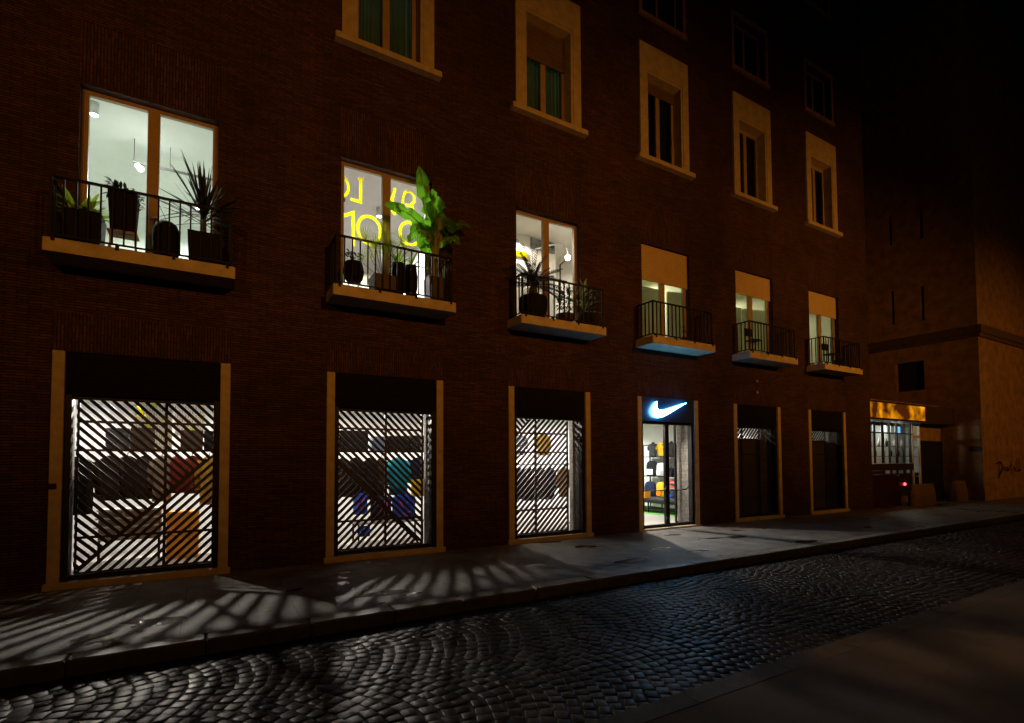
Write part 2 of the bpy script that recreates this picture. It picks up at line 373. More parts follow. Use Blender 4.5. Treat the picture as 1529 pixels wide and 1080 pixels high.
while x < 60:
    l = R.uniform(.9,1.4)
    mb.rbox(x+.002, x+l-.002, -7.47, -7.25+R.uniform(-.004,.004), -.3, R.uniform(-.001,.002), .008); x += l
struct('kerb', mb, 'near_kerb')
struct('pavement', MB().box(-60,200,-30,-7.466,-.3,-.002), 'near_asphalt')
struct('pavement', MB().box(23.2,90,.3,30,-.3,-.006), 'asphalt')

# ------------------------------------------------------------------ brick building
BLD = thing('brick_building', 'long dark red brick corner building with lit shop windows and balconies', 'building')
BAYS = range(6)
XE = 23.05; XW = -9.; ZT = 24.; WT = .64
Z4 = dict(zb=14.36, zt=16.3)
openings = []
for b in BAYS:
    X = 4*b
    openings += [(X-1.193,X+1.193,0.,3.626,.64),(X-.95,X+.95,5.147,7.9,.245),(X-.72,X+.72,10.3,12.82,.45),(X-.80,X+.80,14.5,16.16,.45),(X-.80,X+.80,18.6,20.3,.45)]
xs = sorted({XW,XE}|{o[0] for o in openings}|{o[1] for o in openings}); zs = sorted({0.,8.35,ZT}|{o[2] for o in openings}|{o[3] for o in openings})
w = MB()
for i in range(len(xs)-1):
    for k in range(len(zs)-1):
        cx = (xs[i]+xs[i+1])/2; cz = (zs[k]+zs[k+1])/2
        if any(o[0] < cx < o[1] and o[2] < cz < o[3] for o in openings): continue
        w.quad((xs[i],0,zs[k]),(xs[i+1],0,zs[k]),(xs[i+1],0,zs[k+1]),(xs[i],0,zs[k+1]))
        if 5.1 < cz < 8.35: continue
        w.quad((xs[i+1],WT,zs[k]),(xs[i],WT,zs[k]),(xs[i],WT,zs[k+1]),(xs[i+1],WT,zs[k+1]))
for x0,x1,z0,z1,d in openings:
    w.quad((x0,0,z0),(x0,d,z0),(x0,d,z1),(x0,0,z1)); w.quad((x1,d,z0),(x1,0,z0),(x1,0,z1),(x1,d,z1))
    w.quad((x0,0,z1),(x0,d,z1),(x1,d,z1),(x1,0,z1)); w.quad((x0,d,z0),(x0,0,z0),(x1,0,z0),(x1,d,z0))
w.quad((XE,0,0),(XE,14,0),(XE,14,ZT),(XE,0,ZT)); w.quad((XW,14,0),(XW,0,0),(XW,0,ZT),(XW,14,ZT)); w.quad((XE,14,0),(XW,14,0),(XW,14,ZT),(XE,14,ZT))
w.build('wall', 'brick', BLD)
MB().box(XW-.3,XE+.3,-.35,14.3,ZT,ZT+.25).build('roof', 'dark_stone', BLD)

# --- clipping helper for the slats
def clip(poly, a, b, c):
    """keep a*x+b*z <= c"""
    out = []
    for i in range(len(poly)):
        p = poly[i]; q = poly[(i+1) % len(poly)]
        dp = a*p[0]+b*p[1]-c; dq = a*q[0]+b*q[1]-c
        if dp <= 0: out.append(p)
        if dp*dq < 0:
            t = dp/(dp-dq); out.append((p[0]+t*(q[0]-p[0]), p[1]+t*(q[1]-p[1])))
    return out
def slats(mb, region, direction, y0=.575, y1=.60, pitch=.106, wd=.054):
    """region: list of half planes; direction +1 is '/', -1 is '\\'"""
    base = [(-.985,.13),(.985,.13),(.985,2.97),(-.985,2.97)]
    for h in region: base = clip(base, *h)
    if len(base) < 3: return
    s2 = math.sqrt(.5)
    n = (-direction*s2, s2)
    vals = [p[0]*n[0]+p[1]*n[1] for p in base]
    k = math.floor(min(vals)/pitch)
    while k*pitch < max(vals):
        t = k*pitch
        q = clip(clip(base, n[0], n[1], t+wd), -n[0], -n[1], -t)
        if len(q) > 2:
            ar = abs(sum(q[i][0]*q[(i+1) % len(q)][1]-q[(i+1) % len(q)][0]*q[i][1] for i in range(len(q))))
            if ar > 2e-4: mb.prism_xz(q, y0+R.uniform(-.001,.001), y1)
        k += 1
def line_bar(mb, x0, z0, x1, z1, y0, y1, wd):
    d = Vector((x1-x0, z1-z0)).normalized(); n = Vector((-d.y, d.x))*wd/2
    mb.prism_xz([(x0-n.x,z0-n.y),(x1-n.x,z1-n.y),(x1+n.x,z1+n.y),(x0+n.x,z0+n.y)], y0, y1)

# --- ground floor shop fronts
def shopfront(b):
    X = 4*b; door = (b == 3)
    zs_ = .045 if door else .10
    s = MB()
    s.rbox(-1.193,-1.04,-.03,.10,.0,3.626,.008); s.rbox(1.04,1.193,-.03,.10,.0,3.626,.008)
    s.rbox(-1.23,1.23,-.075,.099,-.02,zs_,.012)
    sf = s.build('shopfront', 'travertine', BLD, (X,0,0))
    MB().box(-1.193,-1.012,.102,.645,0,3.6).box(1.012,1.193,.102,.645,0,3.6).box(-1.01,1.01,.18,.66,-.02,.05).box(-1.01,1.01,.20,.66,3.06,3.6).build('reveal', 'reveal', sf)
    hb = MB(); hb.box(-1.039,1.039,.03,.195,2.965,3.622)
    for k in range(9): hb.box(-1.0,1.0,.022,.031,3.02+k*.064,3.05+k*.064)
    hb.build('roller_shutter_box', 'sign_blue' if door else 'box', sf)
    fr = MB(); fr.box(-1.039,-.955,.03,.17,.0,2.964).box(.945,1.039,.03,.17,.0,2.964)
    fr.box(-.954,.944,.10,.17,zs_,zs_+.075).box(-.954,.944,.10,.17,2.90,2.964)
    if door:
        fr.box(-.05,.095,.095,.175,zs_+.076,2.899)
    fr.build('frame', 'black_metal', sf)
    MB().box(-.953,.943,.13,.138,zs_+.076,2.899).build('pane', 'glass', sf)
    g = MB()
    if door:
        g.box(.86,.92,.58,.62,.06,3.05); g.tube([(.89,.6,.09),(.89,.56,.06)],.04,8)
        g.build('gate_post', 'black_metal', sf)
        MB().tube([(-.95,.09,1.06),(-.2,.05,1.06),(-.1,.05,1.12),(.0,.09,1.2)],.016,8).build('handle','black_metal',sf); MB().tube([(.10,.05,1.05),(.72,.05,1.06),(.82,.05,1.15),(.90,.09,1.2)],.016,8).build('handle','black_metal',sf)
        MB().tube([(-.06,.06,.32),(-.06,.04,.24),(-.06,.09,.2)],.03,8).build('door_stop','black_metal',sf)
        return sf
    # diagonal slat grille standing free behind the glass
    gr = (.985,.965,.93,0,.93,.93)[b]; gl = (-.975,-1.005,-1.005,0,-1.005,-1.005)[b]
    g.box(gl,gl+.03,.57,.61,.10,3.0).box(gr-.04,gr,.57,.61,.10,3.0).box(gl+.031,gr-.041,.568,.612,.10,.135).box(gl+.031,gr-.041,.568,.612,2.965,3.0)
    mx = (.235,.13,-.075,0,0,0)[b]
    g.box(mx-.022,mx+.022,.566,.613,.136,2.964)
    for z in (2.585, 2.115, .69):
        g.box(gl+.031,mx-.023,.565,.612,z-.02,z+.02).box(mx+.023,gr-.041,.565,.612,z-.02,z+.02)
    rt = (1,0,gr-.04)
    if b == 0:      # '/' line from bottom left corner
        c = .15+.95
        slats(g, [rt, (-1,1,c)], 1); slats(g, [rt, (1,-1,-c)], -1); line_bar(g, -.93,.17,.855,1.955,.568,.606,.06)
    elif b == 1:    # '\' line down to the bottom right corner
        c = .16+.86
        slats(g, [rt, (1,1,c)], 1); slats(g, [rt, (-1,-1,-c)], -1); line_bar(g, -.93,1.95,.855,.165,.568,.606,.06)
    elif b == 2:
        c = 2.43+.73
        slats(g, [rt, (-1,1,c)], 1); slats(g, [rt, (1,-1,-c)], -1); line_bar(g, -.73,2.43,-.19,2.97,.568,.606,.05)
    else:
        slats(g, [rt, (0,-1,-2.6)], 1)
        g.box(-.92,1.008,.613,.63,.08,2.58)
    g.build('grille', 'grille', sf)
    fa = None
    return sf
for b in BAYS:
    shopfront(b)
    MB().box(-1.20,1.20,-.003,.02,3.629,4.24).build('flat_arch', 'soldier', BLD, (4*b,0,0))
    MB().box(-.97,.97,-.003,.02,7.903,8.92).build('flat_arch', 'soldier', BLD, (4*b,0,0))

# --- first floor French windows, roller blinds and balconies
def french_window(b):
    X = 4*b
    f = MB()
    f.box(-.95,-.86,.16,.24,5.15,7.898).box(.865,.95,.16,.24,5.15,7.898).box(-.859,.864,.16,.24,7.835,7.898).box(-.859,.864,.16,.24,5.15,5.32)
    f.box(-.083,.088,.155,.245,5.321,7.834)
    f.box(-.94,-.90,.145,.159,5.15,7.89).box(.905,.945,.145,.159,5.15,7.89)
    fw = f.build('french_window', 'wood', BLD, (X,0,0))
    MB().box(-.858,-.084,.19,.197,5.322,7.833).build('pane', 'glass', fw)
    MB().box(.089,.863,.19,.197,5.322,7.833).build('pane', 'glass', fw)
    MB().box(-1.02,-.955,-.006,.15,5.147,7.9).box(.955,1.02,-.006,.15,5.147,7.9).box(-.95,.95,-.006,.14,7.9,7.93)
    if b >= 3:
        zb = {3:6.93, 4:7.17, 5:7.14}[b]
        r = MB(); z = 7.89; pr = []
        while z > zb: 
            pr += [(.095,z),(.083,z-.015),(.083,z-.037),(.095,z-.05)]; z -= .052
        rings = [[(x,y,zz) for (y,zz) in pr+[(.115,pr[-1][1]),(.115,pr[0][1])]] for x in (-.945,.945)]
        r.loft(rings, smooth=False)
        r.build('roller_blind', 'blind', fw)
    return fw
for b in BAYS: french_window(b)

def balcony(b):
    X = 4*b
    s = MB(); s.rbox(-1.217,1.217,-.644,0.,4.946,5.147,.012)
    sl = s.build('balcony', 'slab', BLD, (X,0,0))
    r = MB(); x0, x1, y0 = -1.147, 1.147, -.574; zt = 6.09
    r.box(x0-.02,x1+.02,y0-.025,y0+.025,zt-.03,zt)
    r.box(x0-.02,x0+.02,y0+.026,-.002,zt-.03,zt-.002).box(x1-.02,x1+.02,y0+.026,-.002,zt-.03,zt-.002)
    r.box(x0-.012,x1+.012,y0-.012,y0+.012,5.20,5.225).box(x0-.012,x0+.012,y0+.013,-.002,5.20,5.225).box(x1-.012,x1+.012,y0+.013,-.002,5.20,5.225)
    n = 17
    for i in range(n):
        x = x0+(x1-x0)*i/(n-1); h = .018 if i in (0,n-1) else .0115
        r.box(x-h,x+h,y0-h,y0+h,5.226,zt-.031)
    for i in range(1,5):
        y = y0+i*.136
        for x in (x0,x1): r.box(x-.0115,x+.0115,y-.0115,y+.0115,5.226,zt-.031)
    for x in (-1.1,-.36,.36,1.1):
        r.box(x-.02,x+.02,-.662,-.58,5.10,5.199)
    r.build('railing', 'rail', sl)
for b in BAYS: balcony(b)

# --- upper windows
def upper_window(b):
    X = 4*b
    s = MB()
    s.box(-.969,-.73,-.06,.0,10.3,13.574).box(.73,.969,-.06,.0,10.3,13.574).box(-.729,.729,-.06,.0,12.82,13.574)
    s.box(-.73,-.66,-.045,.30,10.3,12.90).box(.66,.73,-.045,.30,10.3,12.90).box(-.659,.659,-.045,.30,12.74,12.90)
    s.rbox(-1.11,1.11,-.17,.30,10.167,10.299,.015)
    wi = s.build('window', 'travertine', BLD, (X,0,0))
    f = MB(); f.box(-.658,-.57,.24,.30,10.3,12.73).box(.57,.658,.24,.30,10.3,12.73).box(-.569,.569,.24,.30,10.3,10.42).box(-.569,.569,.24,.30,12.62,12.73).box(-.075,.075,.235,.31,10.421,12.619)
    f.build('frame', 'wood', wi)
    MB().box(-.568,-.076,.26,.267,10.422,12.618).build('pane', 'dark_glass', wi); MB().box(.076,.568,.26,.267,10.422,12.618).build('pane', 'dark_glass', wi)
    if b in (1,2):
        c = MB(); n = 60; pts = [(-.64+1.28*i/n, .40+.03*math.sin(i*1.7)+.012*math.sin(i*.6)) for i in range(n+1)]
        c.loft([[(x,y,z) for x,y in pts]+[(x,y+.012,z) for x,y in pts[::-1]] for z in (10.32,12.7)])
        c.build('curtain', 'curtain', wi)
    if b in (2,3):
        zb = 11.87 if b == 2 else 12.45
        r = MB(); z = 12.735
        while z > zb: r.box(-.656,.656,.20+.004*((int(z*100)) % 2),.235,z-.05,z-.004); z -= .052
        r.build('roller_blind', 'blind_brown', wi)
    lit = b in (1,2); yb = 1.8 if lit else .46
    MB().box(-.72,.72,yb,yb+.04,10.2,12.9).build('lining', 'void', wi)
    if lit:
        l_ = bpy.data.lights.new('room_light','POINT'); l_.energy = 4.2; l_.color = (.8,1,.82); l_.shadow_soft_size = .1
        lo = bpy.data.objects.new('room_light', l_); COL.objects.link(lo); lo.parent = wi; lo.location = (.1,1.3,11.9)
for b in BAYS: upper_window(b)
def attic_window(b, zb, zt, hw):
    s = MB(); t = .12
    s.box(-hw,-hw+t,-.04,.12,zb+t,zt-t).box(hw-t,hw,-.04,.12,zb+t,zt-t).box(-hw,hw,-.045,.12,zt-t,zt).box(-hw-.03,hw+.03,-.07,.12,zb,zb+t)
    wi = s.build('window', 'dark_stone', BLD, (4*b,0,0))
    f = MB(); f.box(-.80,-.73,.2,.26,zb+t+.01,zt-t-.01).box(.73,.80,.2,.26,zb+t+.01,zt-t-.01).box(-.04,.04,.2,.26,zb+t+.01,zt-t-.01).box(-.729,-.041,.2,.26,zt-t-.08,zt-t-.01).box(.041,.729,.2,.26,zt-t-.08,zt-t-.01)
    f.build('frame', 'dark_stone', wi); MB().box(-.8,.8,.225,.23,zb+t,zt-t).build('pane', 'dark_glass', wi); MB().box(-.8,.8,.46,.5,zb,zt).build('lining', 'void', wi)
for b in BAYS:
    attic_window(b, 14.36, 16.3, .94); attic_window(b, 18.46, 20.44, .94)

# --- interiors (rooms of the building)
def room(x0,x1,y0,y1,z0,z1,wm,fm,cm):
    a = MB(); a.box(x0-.1,x0,y0,y1,z0,z1).box(x1,x1+.1,y0,y1,z0,z1).box(x0,x1,y1,y1+.1,z0,z1)
    a.build('interior_wall', wm, BLD)
    MB().box(x0,x1,y0,y1,z1,z1+.08).build('interior_ceiling', cm, BLD)
    MB().box(x0,x1,y0,y1,z0-.08,z0).build('interior_floor', fm, BLD)
room(-3.6,22.3,.65,7.2,.05,3.5,'white','floor','white')
MB().box(16.3,16.42,1.3,7.19,.051,3.499).build('interior_wall','white',BLD)
FM = ['white_cool','white','white_warm','olive','olive','olive']
for b in BAYS:
    x0 = -2.2 if b == 0 else 4*b-1.85; x1 = 4*b+2.0
    if b == 2: x1 = 10.55
    if b == 3: x0 = 10.72
    room(x0,x1,.252,6.2,5.149,8.35,FM[b],'floor',FM[b])
    MB().box(x0,4*b-.952,.25,.30,5.15,8.349).box(4*b+.952,x1,.25,.30,5.15,8.349).box(4*b-.951,4*b+.951,.25,.30,7.905,8.349).build('interior_wall',FM[b],BLD)

# --- fixtures and lights
def plight(name, loc, power, col=(1,.97,.93), r=.05, parent=None, spot=None):
    l = bpy.data.lights.new(name, 'SPOT' if spot else 'POINT'); l.energy = power; l.color = col; l.shadow_soft_size = r
    o = bpy.data.objects.new(name, l); COL.objects.link(o); o.location = loc
    if spot:
        d, size, blend = spot; l.spot_size = size; l.spot_blend = blend
        o.rotation_euler = Vector(d).to_track_quat('-Z','Y').to_euler()
    if parent: o.parent = parent
    return o
def track_spot(x, y, z, label, power, col=(1,.975,.94), r=.045, group='shop ceiling spotlights'):
    t = thing('ceiling_spotlight', label, 'ceiling light', (x,y,z), 0, group)
    b = MB(); b.lathe([(.02,.0),(.02,-.03),(.055,-.035),(.055,-.11),(.045,-.11),(.045,-.085)], n=14); b.build('lamp_body','black_metal',t)
    MB().lathe([(.043,-.088),(.043,-.094)], n=14).build('bulb','bulb',t)
    plight('light', (0,0,-.15), power, col, r, t, ((0,.4,-1),math.radians(150),.5))
SP = [(-2.4,5.2),(.2,5.4),(2.4,4.8),(4.6,5.3),(6.6,4.9),(8.8,5.3),(11.0,3.6),(12.8,4.4),(14.0,2.6),(14.4,5.0),(18.2,4.6),(21.2,4.6)]
KS = 150.
for i,(x,y) in enumerate(SP):
    track_spot(x, y, 3.5, 'small black ceiling spotlight inside the ground floor shop', KS*(3. if x > 16 else 2.2 if x > 10 else 1.))
def window_spot(x, y, power, dx=0.):
    t = thing('ceiling_spotlight', 'small black ceiling spotlight tilted towards the shop windows', 'ceiling light', (x,y,3.5), 0, 'ceiling spotlights tilted to the street')
    MB().lathe([(.02,.0),(.02,-.05)], n=10).tube([(0,.05,-.06),(0,-.04,-.12)],[.05,.055],14).build('lamp_body','black_metal',t)
    MB().tube([(0,-.041,-.1205),(0,-.045,-.123)],.048,14).build('bulb','bulb',t)
    plight('light', (0,-.08,-.15), power, (1,.91,.78), .055, t, ((dx,-1,-1.25 if y < 2 else -.62),math.radians(84 if y < 2 else 125),.7))
for x,y,p,dx in ((-.4,3.08,1000.,.15),(3.65,3.02,760.,.1),(7.5,2.75,560.,.05),(11.6,2.8,190.,.1),(12.9,2.4,70.,.1),(11.75,1.5,620.,.12),(15.6,2.2,60.,.1),(19.6,2.2,50.,.1)): window_spot(x,y,p,dx)

def goods_spot(x, power):
    t = thing('ceiling_spotlight', 'small black ceiling spotlight by the glass tilted on to the goods', 'ceiling light', (x,1.0,3.5), 0, 'ceiling spotlights tilted to the goods')
    MB().lathe([(.02,.0),(.02,-.05)], n=10).tube([(0,-.05,-.06),(0,.04,-.12)],[.05,.055],14).build('lamp_body','black_metal',t)
    MB().tube([(0,.041,-.1205),(0,.045,-.123)],.048,14).build('bulb','bulb',t)
    plight('light', (0,.08,-.15), power, (1,.94,.85), .05, t, ((.1,1,-1.3),math.radians(120),.6))
for x,p in ((-.5,18.),(.6,40.),(3.5,20.),(4.7,48.),(7.5,12.),(8.9,16.)): goods_spot(x,p)

# first floor lamps
def drum(x,y,z,label,power,col,h=.22,r=.075,grp=None):
    t = thing('ceiling_lamp', label, 'ceiling lamp', (x,y,z), 0, grp)
    MB().lathe([(r,0),(r,-h),(r*.86,-h),(r*.86,-h+.02)], n=20).build('lamp_body','lamp_white',t)
    MB().lathe([(r*.84,-h+.012),(r*.84,-h+.006)], n=20).build('bulb','bulb',t)
    plight('light', (0,0,-h-.04), power, col, .07, t, ((0,0,-1),math.radians(172),.25))
drum(-.98,1.3,8.35,'white drum ceiling lamp at left of the leftmost upper window',250.,(.93,1,.95))
drum(.6,4.4,8.35,'white drum ceiling lamp deep in the leftmost upper room',300.,(.93,1,.95))
drum(4.55,2.6,8.35,'white drum ceiling lamp behind the yellow lettering',760.,(1,.985,.95))
drum(3.4,4.6,8.35,'white drum ceiling lamp at the back of the yellow lettering room',740.,(1,.985,.95))
drum(8.1,1.9,8.35,'white drum ceiling lamp in the room behind the cycad',200.,(1,.96,.86))
drum(8.8,4.4,8.35,'white drum ceiling lamp by the stair behind the cycad',250.,(1,.96,.86))
for b,p in ((3,520.),(4,340.),(5,170.)):
    drum(4*b+.9,3.4,8.35,['white drum lamp in room behind the half lowered blind over the shop door','white drum lamp behind the middle half lowered blind','white drum lamp behind the last half lowered blind'][b-3],p,(1,.98,.72))
# hanging track with spot in the first room
t = thing('hanging_track_light', 'grey suspended lighting track with one bright spotlight in leftmost upper room', 'track light', (0,0,0))
tb = MB(); tb.box(-.5,2.2,2.18,2.22,7.86,7.90)
tb.tube([(-.48,2.2,7.9),(-.48,2.2,8.35)],.008,6).tube([(.12,2.2,7.9),(.12,2.2,8.35)],.005,6)
tb.build('track','grey_paint',t)
MB().tube([(-.42,2.15,7.80),(-.36,2.1,7.72)],[.055,.06],12).build('spot_head','lamp_white',t)
MB().tube([(-.365,2.103,7.725),(-.352,2.093,7.708)],.052,12).build('bulb','bulb',t)
plight('light',(-.32,1.98,7.62),10.,(1,.98,.93),.04,t)
tb = MB(); tb.tube([(-.22,2.2,7.6),(-.2,2.2,7.86)],.006,5).tube([(-.22,2.2,7.5),(.15,2.0,6.6)],.006,5); tb.build('cable','lead',t)
tag(MB().lathe([(.11,8.348),(.11,8.335),(.08,8.33)],.95,2.6,18).build('ceiling_vent','lamp_white'),'round white ceiling vent in the leftmost upper room','vent')

# ------------------------------------------------------------------ illuminated tick sign
SG = thing('illuminated_sign', 'glowing white and blue curved tick sign above the shop door', 'sign', (12,0,0))
def swoosh_outline():
    key = [(.227,.462),(.209,.36),(.226,.28),(.285,.235),(.378,.229),(.53,.252),(.88,.345),(1.15,.42),(1.375,.478),(1.39,.468),(1.26,.418),(1.01,.30),(.756,.178),(.53,.078),(.378,.029),(.227,.009),(.1,.034),(.025,.097),(0,.18),(.025,.262),(.1,.366),(.19,.455)]
    sharp = {0,8,9,21}; n = len(key); out = []
    for i in range(n):
        p1,p2 = key[i],key[(i+1) % n]; p0 = p1 if i in sharp else key[i-1]; p3 = p2 if (i+1) % n in sharp else key[(i+2) % n]
        for t in [k/6 for k in range(6)]:
            out.append(tuple(.5*((2*p1[k])+(-p0[k]+p2[k])*t+(2*p0[k]-5*p1[k]+4*p2[k]-p3[k])*t*t+(-p0[k]+3*p1[k]-3*p2[k]+p3[k])*t**3) for k in (0,1)))
    return out
sw = [(-.735+x, 3.055+z) for x,z in swoosh_outline()]
MB().prism_xz(sw, -.075, -.025, 0, 1).build('tick', ['tick_face','tick_edge'], SG)
plight('light', (.05,-.22,3.24), 44., (.16,.52,1.), .16, SG, ((0,-1,.25),math.radians(176),.1))
pm = MB(); pm.box(-1.03,1.03,.004,.02,2.975,3.615); pm.box(-1.06,1.06,-.012,.02,3.616,3.640); pm.build('back_panel','sign_blue',SG)

# small fittings on the wall
tag(MB().rbox(-1.20,-1.10,-.06,-.031,1.52,1.60,.008).build('wall_box','black_metal'),'small black box fixed on the stone jamb of the leftmost shop window','wall box')
for z,lb in ((4.41,'upper small pale round fitting on the brick wall below the fifth balcony'),(4.05,'lower small pale round fitting on the brick wall below the fifth balcony')):
    o = MB().tube([(16,0,z),(16,-.03,z)],.035,14).build('wall_fitting','travertine'); tag(o,lb,'wall fitting')

# ------------------------------------------------------------------ street lamps (out of frame, across the street)
def street_lamp(x,y,label,power,aim,h=8.):
    t = thing('street_lamp', label, 'street lamp', (x,y,0), 0, 'street lamps across the street')
    MB().lathe([(.16,0),(.16,.3),(.08,.5),(.05,h)], n=12).build('pole','rail',t)
    MB().tube([(0,0,h-.05),(0,.35,h+.12),(0,.75,h+.1)],.035,8).build('arm','rail',t)
    MB().lathe([(.06,h+.14),(.2,h+.05),(.22,h),(.2,h)],0,.8,16).build('lamp_shade','rail',t)
    MB().lathe([(.08,h+.01),(.1,h-.05),(.03,h-.09)],0,.8,14).build('bulb',emit('sodium',(1,.45,.08),4.),t)
    plight('light',(0,.8,h-.2),38.,(1,.42,.10),.1,t)
    plight('light',(0,.8,h-.2),power,(1,.37,.04),.12,t,((aim,1,-.24 if x > 30 else -.02),math.radians(80),1.))
for x,p,ax,lb in ((-4.,900.,.05,'black street lamp across from the left end of the brick building'),(4.6,1400.,.05,'black street lamp across from the second shop window'),(13.0,1500.,.02,'black street lamp across from the shop door'),(21.5,2400.,.10,'black street lamp across from the end of the brick building'),(32.5,950.,.12,'black street lamp across from the stone corner')):
    street_lamp(x,-13.6,lb,p,ax,7.6)

# added narrow spots, no fixture of their own, for warm patches on the near pavement
for i,(tx,ty,p) in enumerate(((6.5,-7.6,620.),(7.7,-8.5,700.),(9.9,-7.6,480.))):
    plight('light',(4.6,-12.8,7.4),p,(1,.62,.26),.25,None,((tx-4.6,ty+12.8,-7.4),math.radians(11),1.))

# ------------------------------------------------------------------ stone building at the right
SB = thing('stone_building', 'tall ochre stone building with dark cornice band on the street corner', 'building', (31.03,-.83,0))
w = MB(); W2 = 26.; D2 = 22.; H2 = 24.
w.quad((0,0,0),(W2,0,0),(W2,0,H2),(0,0,H2)); w.quad((W2,0,0),(W2,D2,0),(W2,D2,H2),(W2,0,H2)); w.quad((W2,D2,0),(0,D2,0),(0,D2,H2),(W2,D2,H2)); w.quad((0,0,H2),(W2,0,H2),(W2,D2,H2),(0,D2,H2))
ho = [(2.10,3.33,5.28,6.72),(3.28,3.42,8.75,10.5),(2.0,2.14,8.7,10.35),(3.28,3.42,12.9,14.4),(1.95,2.09,12.75,14.3)]
ys = sorted({0,D2}|{o[0] for o in ho}|{o[1] for o in ho}); zz = sorted({0,H2}|{o[2] for o in ho}|{o[3] for o in ho})
for i in range(len(ys)-1):
    for k in range(len(zz)-1):
        cy=(ys[i]+ys[i+1])/2; cz=(zz[k]+zz[k+1])/2
        if any(o[0]<cy<o[1] and o[2]<cz<o[3] for o in ho): continue
        w.quad((0,ys[i+1],zz[k]),(0,ys[i],zz[k]),(0,ys[i],zz[k+1]),(0,ys[i+1],zz[k+1]))
for y0,y1,z0,z1 in ho:
    w.quad((0,y0,z0),(.35,y0,z0),(.35,y0,z1),(0,y0,z1)); w.quad((.35,y1,z0),(0,y1,z0),(0,y1,z1),(.35,y1,z1)); w.quad((0,y0,z1),(.35,y0,z1),(.35,y1,z1),(0,y1,z1)); w.quad((0,y1,z0),(.35,y1,z0),(.35,y0,z0),(0,y0,z0))
w.build('wall','plaster_r',SB)
for y0,y1,z0,z1 in ho: 
    v = MB().box(.30,.34,y0,y1,z0,z1).build('window','void',SB)
c = MB(); c.box(-.16,W2,-.16,-.002,7.62,7.98).box(-.16,-.002,-.001,D2,7.62,7.98).box(-.10,W2,-.10,-.002,7.45,7.619).box(-.10,-.002,-.001,D2,7.45,7.619); c.build('cornice','cornice',SB)
c = MB(); c.box(-.04,W2,-.04,-.001,0,.55).box(-.04,-.001,-.0005,.9,0,.55); c.build('plinth','plaster_r',SB)
MB().box(-.03,-.001,.08,1.06,2.78,3.40).build('plaque','plaque',SB)
tag(MB().box(31.0,31.029,-.80,-.36,2.22,2.46).build('name_plate','fascia_dark'),'dark rectangular plate below the pale plaque beside the stone corner','plate')
# graffiti scrawl
gr = MB()
def stroke(pts, r=.022):
    P_ = []
    for i in range(len(pts)-1):
        for t in [k/6 for k in range(6)]:
            p0 = pts[max(i-1,0)]; p1 = pts[i]; p2 = pts[i+1]; p3 = pts[min(i+2,len(pts)-1)]
            P_.append(tuple(.5*((2*p1[k])+(-p0[k]+p2[k])*t+(2*p0[k]-5*p1[k]+4*p2[k]-p3[k])*t*t+(-p0[k]+3*p1[k]-3*p2[k]+p3[k])*t**3) for k in (0,1)))
    P_.append(pts[-1])
    for a,b_ in zip(P_[:-1],P_[1:]):
        d = Vector((b_[0]-a[0],b_[1]-a[1]))
        if d.length < 1e-4: continue
        d.normalize(); n = Vector((-d.y,d.x))*r
        gr.prism_xz([(a[0]-n.x-d.x*r*.5,a[1]-n.y-d.y*r*.5),(b_[0]-n.x+d.x*r*.5,b_[1]-n.y+d.y*r*.5),(b_[0]+n.x+d.x*r*.5,b_[1]+n.y+d.y*r*.5),(a[0]+n.x-d.x*r*.5,a[1]+n.y-d.y*r*.5)],-.047-R.uniform(0,.002),-.041)
stroke([(1.75,1.75),(1.7,1.15),(1.95,1.25),(2.15,1.5),(1.95,1.72),(1.5,1.68)],.035); stroke([(1.66,1.05),(1.78,1.0)],.03)
stroke([(2.25,1.35),(2.4,1.5),(2.5,1.32),(2.65,1.5),(2.75,1.32),(2.95,1.5)]); stroke([(2.95,1.5),(2.85,1.3),(3.05,1.45),(3.15,1.3)]); stroke([(3.2,1.75),(3.3,1.15)]); stroke([(3.05,1.55),(3.45,1.6)]); stroke([(3.45,1.35),(3.6,1.5),(3.65,1.3),(3.85,1.45)]); stroke([(4.0,1.85),(3.95,1.3),(4.25,1.35)]); stroke([(4.3,1.9),(4.28,1.3),(4.5,1.4)])
o = gr.build('graffiti','graffiti',None,(31.03,-.83,0)); tag(o,'dark sprayed graffiti scrawl on the ochre stone wall at right','graffiti')

# ------------------------------------------------------------------ corner bar between the two buildings
CB = thing('corner_shop', 'low bar with amber backlit fascia and small paned windows between the buildings', 'shop', (23.06,.2,0))
FX = 7.92
w = MB(); w.box(0.01,FX,.62,.78,0,.25).box(0.01,FX,.62,.78,3.5,4.25).box(0.01,FX,.5,5,4.26,4.4)
w.build('wall','plaster_r',CB)
f = MB()
for x0,x1 in ((.02,1.52),(1.55,3.18),(3.21,4.98)): f.box(x0,x1,-.06,.02,3.57,4.17)
f.build('fascia','amber',CB)
f = MB(); f.box(0.01,FX,-.05,.62,4.18,4.25).box(0.01,FX,-.05,.62,3.48,3.56).box(5.0,FX,-.065,.03,3.562,4.178).box(.01,5.,.03,.61,3.561,4.179); f.build('canopy','fascia_dark',CB)
